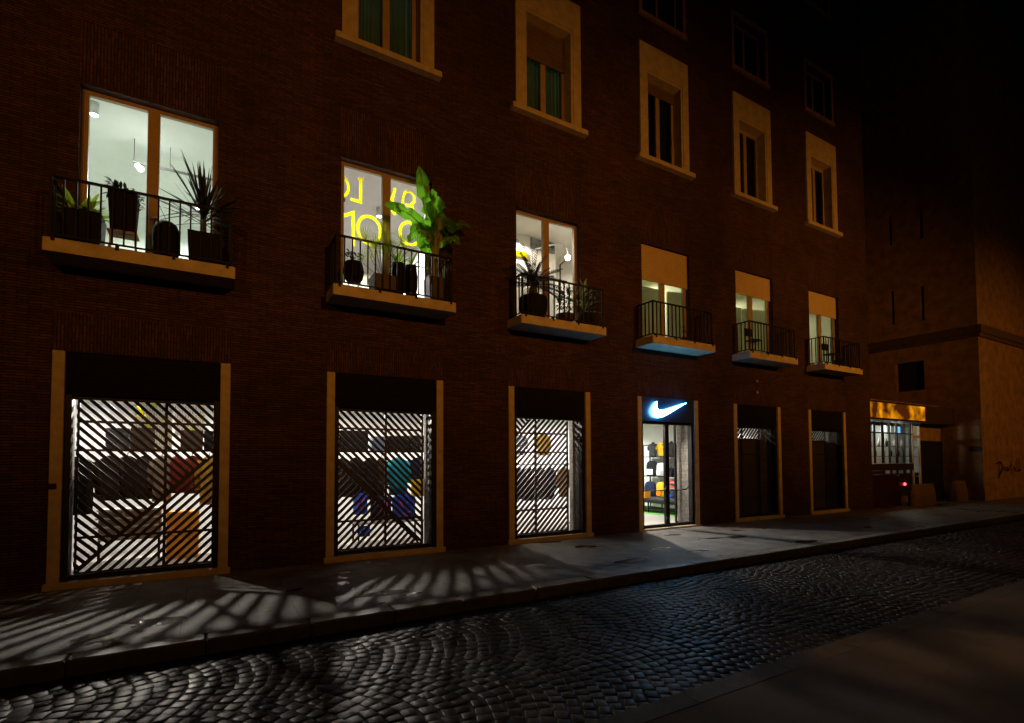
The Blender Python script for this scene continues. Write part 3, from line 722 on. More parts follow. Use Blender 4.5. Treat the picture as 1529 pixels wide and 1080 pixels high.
# glazing from x 0.2 to 5.0, y .5
GY = .45
fr = MB()
for x in (.0,.33,1.02,1.70,2.35,2.95,3.55,4.2,4.78): fr.box(x,x+(.10 if x in (1.02,2.35,3.55,4.78) else .05),GY,GY+.07,1.72,3.47)
fr.box(.0,5.0,GY-.002,GY+.068,2.98,3.03)
fr.box(.0,4.9,GY-.05,GY+.10,1.42,1.70)
for x in (2.4,3.0,3.55,4.2,4.78): fr.box(x,x+.10,GY,GY+.07,.3,1.415)
fr.build('window_frame','dado',CB)
MB().box(.02,4.95,GY+.03,GY+.036,.28,3.46).build('pane','glass',CB)
MB().box(.0,2.4,GY-.02,GY+.04,.0,1.41).build('dado','dado',CB)
d = MB(); d.box(5.02,5.08,GY,GY+.08,.25,3.46).box(5.66,5.74,GY,GY+.08,.25,3.46).box(5.085,5.655,GY,GY+.08,.25,.33).box(5.085,5.655,GY,GY+.08,2.85,2.95).box(5.085,5.655,GY,GY+.08,3.38,3.46)
dr = d.build('door','white_door',CB); MB().box(5.086,5.654,GY+.03,GY+.036,.331,2.849).build('pane','glass',dr); MB().tube([(5.15,GY-.04,1.12),(5.45,GY-.05,1.12),(5.62,GY-.03,1.26)],.02,8).build('handle','white_door',dr)
g = MB(); x = 5.8
while x < 7.85: g.box(x,x+.045,GY-.03,GY+.0,.02,2.72); x += .085
g.box(5.76,7.9,GY+.001,GY+.05,.02,2.72); g.build('folding_gate','void',CB)
MB().box(5.76,7.9,GY+.0,GY+.3,2.73,3.47).build('lintel','plaster_r',CB)
r_ = MB(); r_.box(.02,7.9,1.9,2.0,0,3.48).box(0.015,.02,.8,1.9,0,3.48).box(.02,7.9,.8,1.9,.2,.24).box(7.88,7.92,.8,1.9,.24,3.48); r_.build('interior_wall','grey_int',CB)
lp = MB()
for x in (.36,.72,1.24,1.75,2.42,2.68,3.05,3.62): lp.box(x+.06,x+.26,GY+.12,GY+.135,3.07,3.34)
lp.build('glowing_pane','pane_glow',CB)  # emissive squares stand in for brightness on the transom panes, not fixtures
MB().box(3.98,4.16,GY+.12,GY+.135,3.0,3.32).build('screen','blue_lamp',CB)
sh = MB(); sh.box(.2,6.8,GY+.3,GY+.5,2.44,2.46).box(.2,6.8,GY+.3,GY+.5,2.0,2.02).box(.2,7.8,GY+.35,GY+.75,.25,1.25)
sh.build('shelf','dado',CB)
for i,(x,z) in enumerate([(.5+.34*k, 2.462 if k % 2 else 2.022) for k in range(14)]):
    MB().lathe([(.05,z),(.055,z+.2),(.02,z+.27),(.02,z+.33)],x,GY+.4,10).build('bottle',['bottle','c_white'][i % 2] if i % 3 else 'bottle',CB)
plight('light',(2.4,1.35,3.2),60.,(.88,1,.90),.1,CB); plight('light',(5.6,1.35,3.2),26.,(.9,1,.88),.1,CB)

# dark red low screen with red light, and stone blocks
BR = thing('barrier', 'low dark red screen with a small red light in front of the bar window', 'barrier', (23.08,.0,0))
MB().rbox(0,2.30,.02,.16,.0,1.24,.03).build('panel','maroon',BR); MB().box(-.0,1.85,.0,.18,1.245,1.30).build('rail','fascia_dark',BR)
MB().rbox(1.9,2.45,-.04,.0,.80,1.26,.05).build('end_plate','maroon',BR); MB().tube([(2.42,-.08,.87),(2.42,-.02,.87)],.06,14).build('red_light','red_lamp',BR)
def block(x,y,w_,d_,h,label):
    m = MB(); rings = []
    for t in (0,.5,.85,1):
        ins = .0 if t < .6 else .05*(t-.6)/.4*2
        pts = []
        for k in range(16):
            a = 2*PI*k/16; c_,s_ = math.cos(a),math.sin(a); q = 3.2
            px = (abs(c_)**(2/q))*math.copysign(1,c_)*(w_/2-ins); py = (abs(s_)**(2/q))*math.copysign(1,s_)*(d_/2-ins)
            pts.append((px+R.uniform(-.012,.012),py+R.uniform(-.012,.012),t*h))
        rings.append(pts)
    m.loft(rings,smooth=False); o = m.build('stone_block','block_stone',None,(x,y,0)); tag(o,label,'stone block','stone blocks in front of the bar')
block(26.25,-.35,2.0,.42,.86,'wide ochre stone block beside the red light'); block(29.85,-.3,1.15,.5,.92,'narrow rounded stone block in front of the folding gate')

# ------------------------------------------------------------------ shop goods
def garment(name, mat_, label, loc, w_, h, d_=.16, rz=0, group=None, sleeves=True, cat='garment', trim=None):
    """hanging top: shoulders, body with folds, sleeves and a hanger hook; origin at hem centre"""
    t = thing(name, label, cat, loc, rz, group)
    ph = R.uniform(0,6); m = MB(); rings = []
    prof = [(0,.92,1.),(.25,.95,1.),(.55,.93,1.),(.80,1.0,.95),(.90,.9,.8),(.96,.55,.6),(1.0,.22,.4)]
    for tt,pw,pd in prof:
        ring = []
        for k in range(28):
            a = 2*PI*k/28; fo = 1+.12*math.sin(5*a+ph)*(1-tt)+.06*math.sin(9*a+2*ph)*(1-tt*.5)
            ring.append((math.cos(a)*w_/2*pw*(1+.03*math.sin(3*a+ph)), math.sin(a)*d_/2*pd*fo, tt*h))
        rings.append(ring)
    m.loft(rings)
    m.build('body', mat_, t)
    if sleeves:
        s = MB()
        for sg in (-1,1): s.tube([(sg*w_*.42,0,h*.90),(sg*w_*.56,.01,h*.66),(sg*w_*.58,.02,h*.30)],[.06,.06,.045],10)
        s.build('sleeves', trim or mat_, t)
    MB().tube([(0,0,h-.01),(0,0,h+.05),(.025,0,h+.075),(.01,0,h+.095)],.006,6).build('hanger','black_metal',t)
    return t
def rack(x0,x1,y,z,label):
    t = thing('clothes_rack', label, 'clothes rack', (0,0,0), 0)
    r = MB(); r.box(x0,x1,y-.015,y+.015,z-.015,z+.015); r.build('rail','black_metal',t)
    for x in (x0,x1):
        l = MB(); l.box(x-.015,x+.015,y-.014,y+.014,.05,z-.016); l.box(x-.02,x+.02,y-.25,y+.25,.05,.07); l.build('leg','black_metal',t)
def crate(x0,x1,y0,y1,z0,z1,m,label,name='display_box',cat='box',group=None):
    o = MB().rbox(x0-(x0+x1)/2,x1-(x0+x1)/2,y0-(y0+y1)/2,y1-(y0+y1)/2,0,z1-z0,.012).build(name,m,None,((x0+x1)/2,(y0+y1)/2,z0)); return tag(o,label,cat,group)

# window 1
rack(-1.55,1.1,2.0,2.14,'black clothes rail behind the leftmost slatted shop window')
garment('coat','c_black','long black coat at the left end of the leftmost window rail',(-1.12,1.5,1.0),.52,1.02,.3,0,'garments hanging behind the leftmost window')
for i,(x,m_,lb,zb,wd) in enumerate([(-.72,'c_dark','charcoal top next to the long black coat',1.2,.36),(-.45,'c_black','black top second from the long black coat',1.22,.36),(-.18,'c_dark','charcoal top left of the grey beige top',1.2,.34),(.10,'c_greige','grey beige top hanging left of the dark red tops',1.15,.34),(.34,'c_red','dark red top nearest the grey beige top',1.3,.3),(.60,'c_red','dark red top nearest the mustard top',1.28,.3),(.90,'c_ochre','mustard top at the right end of the leftmost window rail',1.05,.36)]):
    garment('shirt',m_,lb,(x,1.95+.03*(i % 3),zb),wd,2.04-zb,.2,R.uniform(-.25,.25),'garments hanging behind the leftmost window')
crate(-.78,-.42,1.85,2.2,2.16,2.56,'c_charcoal','dark box on the leftmost rail, left of its pair',group='dark boxes over the rails'); crate(-.40,-.04,1.85,2.2,2.16,2.58,'c_brown','brown black box beside the dark box on the leftmost rail',group='dark boxes over the rails')
crate(.40,.78,1.85,2.2,2.16,2.55,'c_brown','dark brown box above the dark red tops',group='dark boxes over the rails'); crate(.80,.96,1.85,2.2,2.16,2.54,'c_black','narrow black box above the mustard top',group='dark boxes over the rails')
t = thing('display_table','low stepped display table with three pale edged shelves behind leftmost window','display table',(-.4,2.05,.05))
for z,w_ in ((.95,.48),(.80,.50),(.64,.52)):
    MB().box(-w_,w_+.06,-.22,.25,z,z+.028).build('shelf','white_door',t)
MB().box(-.46,.5,-.18,.22,.40,.63).box(-.46,.5,-.17,.22,.67,.79).box(-.46,.5,-.17,.22,.83,.94).build('cabinet','shelf_wood',t)
for x in (-.44,.48): MB().box(x-.02,x+.02,-.2,-.16,0,.40).build('leg','black_metal',t)
crate(.20,.74,1.7,2.2,.50,.94,'orange_card','upper orange carton of the stack behind the leftmost window',group='stacked orange cartons'); crate(.20,.74,1.7,2.2,.06,.49,'orange_card','lower orange carton of the stack behind the leftmost window',group='stacked orange cartons')
o = MB().box(.22,.80,3.6,3.65,2.50,3.40).build('product_board','shoewall'); tag(o,'pale panel with yellow and grey marks right of the mullion in leftmost window','board')
o = MB().box(-.62,.12,4.6,4.65,2.15,3.45).build('product_board','shoewall'); tag(o,'striped pale panel left of the mullion high in the leftmost window','board')
o = MB().tube([(-.38,2.6,3.05),(-.30,2.6,2.93),(-.30,2.6,2.85)],.02,8).tube([(-.38,2.6,2.84),(-.22,2.6,2.86)],.016,8).build('neon_squiggle','yellow_paint'); tag(o,'small bright yellow hook shaped ornament high in the leftmost window','ornament')

# window 2
rack(3.4,5.7,2.0,2.14,'black clothes rail behind the second slatted shop window')
for i,(x,m_,lb,zb,wd,dd) in enumerate([(3.55,'c_dark','charcoal top at left end of the second window rail',1.1,.34,.22),(3.85,'c_black','black top beside the charcoal top in second window',1.08,.36,.25),(4.18,'c_black','black jacket left of the brown top in second window',1.02,.34,.3),(4.45,'c_brown','brown top hanging left of the teal top',1.05,.3,.2),(4.86,'c_teal','teal top hanging right of the mullion in second window',1.1,.48,.25),(5.36,'c_navy','dark navy top right of the teal top',1.35,.36,.22)]):
    garment('shirt',m_,lb,(x,1.95+.03*(i % 2),zb),wd,2.0-zb,dd,R.uniform(-.2,.2),'garments hanging behind the second window', trim='c_cyan' if m_ == 'c_teal' else None)
for x,m_,lb,z0,wd,h in [(3.9,'c_blue','bright blue folded top with pink spots low in the second window',.70,.34,.48),(4.38,'c_navy','navy folded top with pink spots beside the mullion',.55,.52,.56),(4.92,'c_blue','bright blue folded top under the teal top',.50,.60,.62)]:
    g = garment('folded_shirt',m_,lb,(x,1.75,z0),wd,h,.2,0,'tops under the second window rail',sleeves=False)
    p_ = MB()
    for k in range(4): p_.tube([(R.uniform(-wd*.3,wd*.3),-.12,R.uniform(.1,h*.8)),(R.uniform(-wd*.3,wd*.3),-.09,R.uniform(.1,h*.8))],.012,6)
    p_.build('spots','c_pink',g)
crate(5.16,5.60,1.6,1.9,1.06,1.46,'c_yellow','bright yellow bag right of the teal top','bag','bag')
crate(3.84,4.06,1.5,1.7,.22,.44,'c_blue','small blue bag near the floor in the second window','bag','bag')
crate(3.45,4.10,1.85,2.2,2.16,2.62,'c_black','large black box at the left over the second window rail',group='dark boxes over the rails'); crate(4.22,4.54,1.85,2.2,2.16,2.5,'c_slate','slate blue box with white mark over second window rail',group='dark boxes over the rails'); crate(4.6,5.1,1.85,2.2,2.16,2.52,'c_black','black box right of the slate blue box',group='dark boxes over the rails'); crate(5.14,5.6,1.85,2.2,2.16,2.54,'c_dark','charcoal box at the right over the second window rail',group='dark boxes over the rails')
t = thing('display_table','low pale display table with black legs in the second window','display table',(4.5,1.75,.05))
MB().box(-.75,.85,-.3,.3,.44,.47).build('table_top','shelf_wood',t)
for x,y in ((-.7,-.25),(.8,-.25),(-.7,.25),(.8,.25)): MB().box(x-.018,x+.018,y-.018,y+.018,0,.44).build('leg','black_metal',t)

# window 3
rack(7.9,10.2,2.0,1.80,'black clothes rail behind the third slatted shop window')
for i,(x,m_,lb,zb,wd) in enumerate([(8.25,'c_navy','navy top at left end of the third window rail',.85,.38),(8.6,'c_black','black top next to the navy top in third window',.8,.38),(8.95,'c_charcoal','charcoal top in the middle of the third window rail',.82,.36),(9.3,'c_navy','navy top left of the mustard top in third window',.8,.36),(9.78,'c_ochre','mustard top at right end of the third window rail',.85,.36)]):
    garment('shirt',m_,lb,(x,1.95+.03*(i % 2),zb),wd,1.72-zb,.22,R.uniform(-.2,.2),'garments hanging behind the third window')
garment('shirt','c_yellow','yellow top shown high in the third window',(9.3,2.3,2.05),.42,.62,.2,0,'garments hanging behind the third window'); garment('shirt','c_slate','slate blue top shown high at left in the third window',(8.45,2.3,2.05),.5,.6,.2,0,'garments hanging behind the third window')

# shelf unit, busts, bags and bench seen through the door
SH = thing('shelf_unit','black framed shelf unit along the wall behind the shop door','shelf unit',(15.95,4.0,.05))
for y in (-.85,.85):
    for x in (-.16,.2): MB().box(x-.02,x+.02,y-.02,y+.02,0,2.45).build('post','black_metal',SH)
for z in (1.96,1.21,.42): MB().box(-.2,.24,-.9,.9,z,z+.035).build('shelf','black_metal',SH)
MB().box(-.16,-.13,-.829,.829,2.41,2.45).build('rail','black_metal',SH)
def bust(y,m_,label,z=2.05,h=.56,w_=.42,neck=True):
    t = thing('torso_bust',label,'torso bust',(15.9,y,z),-PI/2,'torso busts on the top shelf')
    m = MB(); rings = []
    for tt,pw,pd in [(0,.30,.22),(.12,.29,.22),(.35,.33,.24),(.6,.43,.28),(.75,.5,.27),(.84,.46,.2),(.89,.2,.14),(.93,.12,.12),(1.0,.11,.11)]:
        rings.append([(math.cos(2*PI*k/24)*pw*w_/.42*.46, math.sin(2*PI*k/24)*pd*.5, tt*h) for k in range(24)])
    m.loft(rings); m.build('torso',m_,t)
    s = MB()
    for sg in (-1,1): s.tube([(sg*.19,0,h*.78),(sg*.25,0,h*.62),(sg*.25,.01,h*.42)],[.055,.055,.045],10)
    s.build('sleeves',m_,t)
    MB().lathe([(.12,-.02),(.12,0),(.02,.01)],n=14).build('base','black_metal',t)
bust(4.42,'c_charcoal','charcoal shirt bust at the left on the top shelf behind the door'); bust(3.98,'c_yellow','yellow shirt bust on the top shelf behind the door'); bust(3.5,'c_dark','dark shirt bust at right on the top shelf behind the door mullion')
def backpack(y,z,m_,label,w_=.42,h=.5,pocket='c_charcoal',rot=0):
    t = thing('backpack',label,'backpack',(15.82,y,z),-PI/2+rot,0 and '' or 'backpacks on the shelves')
    m = MB(); rings = []
    for tt,sc in [(0,.86),(.06,.97),(.3,1.),(.65,1.),(.85,.88),(.95,.62),(1.,.3)]:
        rings.append([((abs(math.cos(a))**.6)*math.copysign(1,math.cos(a))*w_/2*sc,(abs(math.sin(a))**.6)*math.copysign(1,math.sin(a))*.11*(.6+.4*sc),tt*h) for a in [2*PI*k/24 for k in range(24)]])
    m.loft(rings); m.build('body',m_,t)
    MB().rbox(-w_*.33,w_*.33,-.17,-.10,h*.08,h*.45,.03).build('pocket',pocket,t)
    MB().tube([(-.05,0,h-.02),(-.04,0,h+.04),(.04,0,h+.04),(.05,0,h-.02)],.012,6).build('handle','c_black',t)
backpack(4.42,1.297,'c_black','large black backpack with pale label on the middle shelf',.5,.58,'c_white'); backpack(3.95,1.297,'c_white','white bag beside the large black backpack',.36,.5,'c_white'); backpack(3.45,1.297,'c_black','small black bag at the right of the middle shelf',.3,.32)
backpack(4.52,.51,'c_navy','dark navy backpack on the low shelf',.52,.56,'c_black'); backpack(3.96,.51,'c_yellow','bright yellow backpack on the low shelf',.4,.56,'c_orange'); backpack(3.4,.51,'c_charcoal','dark grey bag with blue pocket on the low shelf',.34,.26,'c_blue')
def shoe(y,z,label):
    t = thing('shoe',label,'shoe',(15.78,y,z),-PI/2,'red shoes on the shelf unit')
    m = MB(); rings = []
    for x,w_,h in [(-.14,.02,.06),(-.12,.035,.10),(-.05,.042,.11),(.03,.045,.075),(.1,.045,.05),(.14,.02,.03)]:
        rings.append([(x,math.cos(a)*w_,.015+max(0,math.sin(a))*h) for a in [2*PI*k/14 for k in range(14)]])
    m.loft(rings); m.build('upper','c_brightred',t); MB().rbox(-.15,.15,-.046,.046,0,.02,.012).build('sole','c_white',t)
shoe(3.40,1.05,'upper red shoe on the right of the shelf unit'); shoe(3.36,.84,'lower red shoe on the right of the shelf unit')
for z in (1.035,.825):
    MB().box(-.19,.1,-.84,-.40,z-.045,z-.03).build('shelf','black_metal',SH)
BN = thing('bench','long low black bench in front of the shelf unit','bench',(14.75,3.2,.06))
MB().rbox(-.42,.35,-1.5,1.6,.34,.47,.02).build('seat','black_metal',BN); MB().box(-.40,.33,-1.48,1.58,.472,.49).build('bench_top','c_charcoal',BN)
for x,y in ((-.38,-1.45),(.3,-1.45),(-.38,0),(.3,0),(-.38,1.5),(.3,1.5)): MB().box(x-.02,x+.02,y-.02,y+.02,0,.34).build('leg','black_metal',BN)
MB().box(-.36,.3,-1.4,1.5,.10,.13).build('foot_rail','black_metal',BN)
crate(14.3,14.6,3.3,3.55,.55,.78,'orange_card','orange carton on the black bench behind the door'); crate(14.35,14.65,3.6,3.85,.55,.72,'leaf_bright','small green box on the black bench behind the door')
tag(MB().box(14.05,16.28,.9,6.5,.051,.058).build('green_mat','green_mat'),'bright green floor mat under the black bench','floor mat')

# ------------------------------------------------------------------ first-floor room contents
# lettering read from inside, on the second balcony window
LS = thing('window_lettering','large yellow outlined letters seen reversed in the second balcony window','lettering',(4,.33,0))
def pl(pts, wd=.085, closed=False):
    """flat lettering stroke: yellow band with darker centre line"""
    m = MB(); n = len(pts); V2 = [Vector(p) for p in pts]
    L_, R_ = [], []
    for i,p in enumerate(V2):
        a = V2[(i-1) % n] if (closed or i > 0) else p; c = V2[(i+1) % n] if (closed or i < n-1) else p
        d1 = (p-a); d2 = (c-p)
        d1 = d1.normalized() if d1.length > 0 else d2.normalized(); d2 = d2.normalized() if d2.length > 0 else d1
        t = (d1+d2).normalized(); k = 1/max(.5, math.sqrt((1+d1.dot(d2))/2)); nn = Vector((-t.y,t.x))
        L_.append((p,nn*k))
    def band(w0,w1,y0,y1,mi):
        rng = range(n if closed else n-1)
        for i in rng:
            j = (i+1) % n
            q = [L_[i][0]+L_[i][1]*w0, L_[j][0]+L_[j][1]*w0, L_[j][0]+L_[j][1]*w1, L_[i][0]+L_[i][1]*w1]
            m.quad(*[(v_.x,y0,v_.y) for v_ in q], mi)
    band(-wd/2,-wd*.12,0,.02,0); band(wd*.12,wd/2,0,.02,0); band(-wd*.115,wd*.115,.004,.016,1)
    m.build('letter',['yellow_paint','yellow_dark'],LS)
def ring(cx,cz,rx,rz): return [(cx+rx*math.cos(2*PI*k/32),cz+rz*math.sin(2*PI*k/32)) for k in range(32)]
pl(ring(-.90,7.48,.165,.205),.05,True)
pl([(-.49,7.72),(-.49,7.25),(-.69,7.26)],.058); pl([(-.55,7.73),(-.43,7.74)],.05)
pl([(-.84,6.87),(-.64,6.99),(-.63,6.3)],.056)
pl(ring(-.31,6.70,.235,.29),.056,True)
pl([(.24,7.74),(.17,7.47),(.165,7.27),(.19,7.20),(.25,7.17)],.056)
pl([(.39,7.17),(.41,7.56),(.45,7.69),(.52,7.74),(.60,7.73),(.66,7.66),(.66,7.54),(.58,7.44),(.46,7.43)],.05); pl([(.62,7.44),(.68,7.15)],.05)
pl(ring(.56,6.82,.215,.24),.056,True)
o = MB().tube([(3.15,2.3,8.1),(2.5,5.9,8.1)],.11,14).tube([(3.55,2.2,8.15),(2.95,5.9,8.15)],.07,12).build('ceiling_duct','lead'); tag(o,'grey metal ducts under the ceiling behind the yellow lettering','duct')
o = MB().box(4*1-1.8,5.9,5.9,6.15,7.35,7.75).build('beam','olive',BLD)
# third window room: picture wall
o = MB().box(8.78,9.62,2.07,2.095,7.99,8.31).build('poster','poster'); tag(o,'grey photographic poster on the wall in the third balcony room','poster')
WX = thing('wall_lettering','grey letters on the white wall of the third balcony room','lettering',(0,1.9,0))
MB().box(6.95,9.66,.20,.26,5.2,8.34).build('backing','white_warm',WX)
def txt(s,x,z,size,rot):
    cu = bpy.data.curves.new('text','FONT'); cu.body = s; cu.size = size; cu.extrude = .006
    ob = bpy.data.objects.new('letters',cu); COL.objects.link(ob); dg = bpy.context.evaluated_depsgraph_get()
    me = bpy.data.meshes.new_from_object(ob.evaluated_get(dg)); bpy.data.objects.remove(ob)
    me.materials.clear(); me.materials.append(M['grey_paint'])
    o2 = bpy.data.objects.new('letters',me); COL.objects.link(o2); o2.parent = WX; o2.location = (x,.19,z); o2.rotation_euler = (PI/2,rot,0)
txt('TSSI',8.38,7.90,.15,-PI/2); txt('2S',8.56,7.93,.17,-PI/2)
o = MB().box(8.28,8.66,2.06,2.09,7.68,7.84).build('notice','yellow_paint'); tag(o,'bright yellow notice under the grey letters behind the cycad','notice')
t = thing('handrail','dark stair handrail in the third balcony room','handrail',(0,0,0))
MB().tube([(9.86,2.15,6.6),(9.86,2.15,7.74),(10.18,2.15,8.02)],.022,8).build('rail','black_metal',t)
t = thing('wall_lamp','white swan neck lamp with bright bulb in the third balcony room','lamp',(9.42,1.2,7.60))
MB().tube([(-.5,.9,.40),(-.3,.3,.36),(-.1,.08,.32),(.0,.0,.2),(.02,0,.02)],.02,8).build('arm','lamp_white',t); MB().lathe([(.05,0),(.075,-.04),(.06,-.1),(.02,-.12)],.02,0,14).build('bulb','bulb',t)
plight('light',(.02,-.1,-.2),5.,(1,.97,.9),.04,t)
# fourth to sixth rooms: partitions and dark shelf lines
for b,x,lb in ((3,12.5,'pale partition panel in the room over the shop door'),(4,16.55,'pale partition panel in the room behind the middle blind')):
    o = MB().box(x,x+1.4,1.9,2.0,5.16,7.55).build('partition','olive'); tag(o,lb,'partition')
t = thing('bookcase','dark shelf frame in the room over the shop door','bookcase',(11.9,1.6,5.15))
MB().box(-.02,.02,0,.3,0,2.8).box(.5,.54,0,.3,0,2.8).box(.021,.499,0,.3,1.86,1.92).box(.021,.499,0,.3,2.2,2.25).build('frame','black_metal',t)

# ------------------------------------------------------------------ balcony plants and furniture
def blade(m, base, dirn, length, width, droop=.5, n=8, mi=0, fold=.15):
    """tapering strap leaf as a thin two-sided strip with a folded midrib"""
    d = Vector(dirn).normalized(); p = Vector(base); side = d.cross(Vector((0,0,1)))
    if side.length < .05: side = Vector((R.uniform(-1,1),R.uniform(-1,1),0))
    side.normalize(); b = len(m.v)
    for i in range(n+1):
        t = i/n; wv = width*(math.sin(PI*min(1,(t*.85+.12)))**.8)*(1 if t < .98 else .05)
        up = side.cross(d).normalized()
        m.v += [tuple(p-side*wv+up*wv*fold), tuple(p), tuple(p+side*wv+up*wv*fold)]
        d = (d+Vector((0,0,-droop/n))).normalized(); p = p+d*length/n
    for i in range(n):
        o_ = b+3*i; m.face([o_,o_+1,o_+4,o_+3],mi,True); m.face([o_+1,o_+2,o_+5,o_+4],mi,True)
def pot_square(t, s, h, m_, taper=.9):
    a = MB(); r0, r1 = s/2*taper, s/2
    def rg(r,z): return [(-r,-r,z),(r,-r,z),(r,r,z),(-r,r,z)]
    a.loft([rg(r0,0),rg(r1,h),rg(r1*.9,h),rg(r1*.9,h-.04)],smooth=False); a.build('pot',m_,t)
    MB().box(-r1*.89,r1*.89,-r1*.89,r1*.89,h-.07,h-.045).build('soil','soil',t)
def pot_round(t, prof, m_):
    MB().lathe(prof,n=24).build('pot',m_,t); r,z = prof[-1]; MB().lathe([(r*.95,z-.05),(r*.95,z-.03)],n=20).build('soil','soil',t)
def plant(name,label,x,y,z=5.15,cat='potted plant'): return thing(name,label,cat,(x,y,z),0,'plants on the balconies')
def small_leaves(m,n,c,rx,ry,rz_,ls,mi=0):
    for _ in range(n):
        while True:
            q = Vector((R.uniform(-1,1),R.uniform(-1,1),R.uniform(-1,1)))
            if q.length < 1: break
        p = Vector(c)+Vector((q.x*rx,q.y*ry,q.z*rz_)); blade(m,p,(q.x+R.uniform(-.6,.6),q.y+R.uniform(-.6,.6),R.uniform(-.5,.9)),ls*R.uniform(.6,1.3),ls*.24,.7,3,mi)
# balcony 1
t = plant('broadleaf_plant','yellow green broadleaf plant in black planter at left of the leftmost balcony',-.80,-.3); pot_square(t,.46,.52,'pot_black')
m = MB()
for k in range(44): 
    a = R.uniform(0,2*PI); e = R.uniform(.2,1.3); blade(m,(R.uniform(-.12,.12),R.uniform(-.08,.08),.48),(math.cos(a)*math.cos(e),math.sin(a)*.6*math.cos(e),math.sin(e)),R.uniform(.28,.5),R.uniform(.03,.055),R.uniform(.5,1.3))
m.build('leaves','leaf_yellow',t)
t = thing('folding_stool','slatted folding stool under the tall black planter','stool',(-.32,-.36,5.15))
f = MB()
for k in range(4): f.box(-.19,.19,-.15+k*.085,-.09+k*.085,.30,.325)
f.build('seat','wood',t)
for sg in (-1,1):
    MB().tube([(sg*.17,-.15,0),(sg*.15,.13,.31)],.012,6).build('leg','wood',t); MB().tube([(sg*.17,.13,0),(sg*.15,-.13,.29)],.012,6).build('leg','wood',t)
t = plant('trailing_plant','tall tapered black planter with trailing plant on the folding stool',-.32,-.36,5.476); pot_square(t,.37,.60,'pot_black',.82)
m = MB(); small_leaves(m,130,(-.02,0,.64),.17,.15,.09,.10); small_leaves(m,30,(.19,-.12,.48),.05,.05,.16,.08); small_leaves(m,16,(-.12,0,.76),.06,.06,.06,.09); m.build('leaves','leaf_black',t)
t = thing('round_planter','empty round shouldered black planter between the stool and the spiky plant','planter',(.235,-.33,5.15)); MB().lathe([(.155,0),(.18,.12),(.19,.38),(.185,.5),(.15,.60),(.09,.645),(.02,.655)],n=26).build('pot','pot_black',t)
t = plant('spiky_plant','tall spiky dragon tree in black planter at right of the leftmost balcony',.78,-.31); pot_square(t,.5,.52,'pot_black')
MB().tube([(0,0,.45),(-.02,0,.75),(-.03,0,.98)],[.03,.028,.035],8).build('stem','trunk',t)
m = MB()
for k in range(120):
    a = R.uniform(0,2*PI); e = R.uniform(-.35,1.45) if k > 34 else R.uniform(.8,1.5); zz_ = .72+.28*R.random()
    blade(m,(-.03,0,zz_),(math.cos(a)*math.cos(e),math.sin(a)*math.cos(e)*.6,math.sin(e)),R.uniform(.5,.92),.017,R.uniform(.05,.4),6)
m.build('leaves','leaf_black',t)
# balcony 2
t = plant('leafy_plant','small leaved plant in bulbous dark pot on legs at left of second balcony',3.22,-.33)
pot_round(t,[(.10,.16),(.17,.24),(.195,.38),(.17,.52),(.15,.56)],'pot_black')
for a in range(4): MB().tube([(.14*math.cos(a*PI/2+.6),.14*math.sin(a*PI/2+.6),0),(.11*math.cos(a*PI/2+.6),.11*math.sin(a*PI/2+.6),.22)],.012,6).build('leg','black_metal',t)
m = MB(); small_leaves(m,45,(0,0,.66),.14,.12,.13,.10); m.build('leaves','leaf_black',t)
t = plant('fan_palm','fan palm with fine pale fronds in brown planter on second balcony',3.78,-.33); pot_square(t,.44,.36,'pot_brown')
m = MB()
for k in range(22):
    a = R.uniform(0,2*PI); e = R.uniform(.5,1.45); d = Vector((math.cos(a)*math.cos(e),math.sin(a)*.6*math.cos(e),math.sin(e))); tip = Vector((0,0,.34))+d*R.uniform(.42,.92)
    m.tube([(0,0,.32),tuple(tip)],.006,5,1)
    s_ = d.cross(Vector((0,1,.3))).normalized()
    for q in range(15):
        an = (q-7)/7*1.35; dd = (d*math.cos(an)+s_*math.sin(an)).normalized(); blade(m,tip,dd,.26,.0075,.25,4,0)
m.build('leaves',['leaf_yellow','stalk'],t)
for x,lb in ((4.10,'left tall dark vase with ribbon leaves in the middle of second balcony'),(4.36,'right tall dark vase with ribbon leaves in the middle of second balcony')):
    t = plant('vase_plant',lb,x,-.33); pot_round(t,[(.085,0),(.13,.25),(.135,.5),(.115,.66),(.12,.70)],'pot_black')
    m = MB()
    for k in range(22):
        a = R.uniform(0,2*PI); e = R.uniform(.1,1.3); blade(m,(0,0,.66),(math.cos(a)*math.cos(e),math.sin(a)*.7*math.cos(e),math.sin(e)),R.uniform(.28,.52),.020,R.uniform(.6,1.6),5)
    m.build('leaves','leaf_mid',t)
t = plant('banana_plant','large banana plant with broad bright green leaves on the second balcony',4.86,-.34); pot_square(t,.36,.52,'pot_brown',.85)
MB().tube([(0,0,.45),(.0,0,.8),(.02,0,1.15),(.03,0,1.4)],[.06,.055,.05,.045],10).tube([(.0,0,.7),(.09,-.03,1.25),(.16,-.04,1.55)],[.03,.026,.02],8).tube([(.0,0,.8),(-.06,-.03,1.2),(-.14,-.04,1.4)],[.03,.025,.018],8).build('stem','stalk',t)
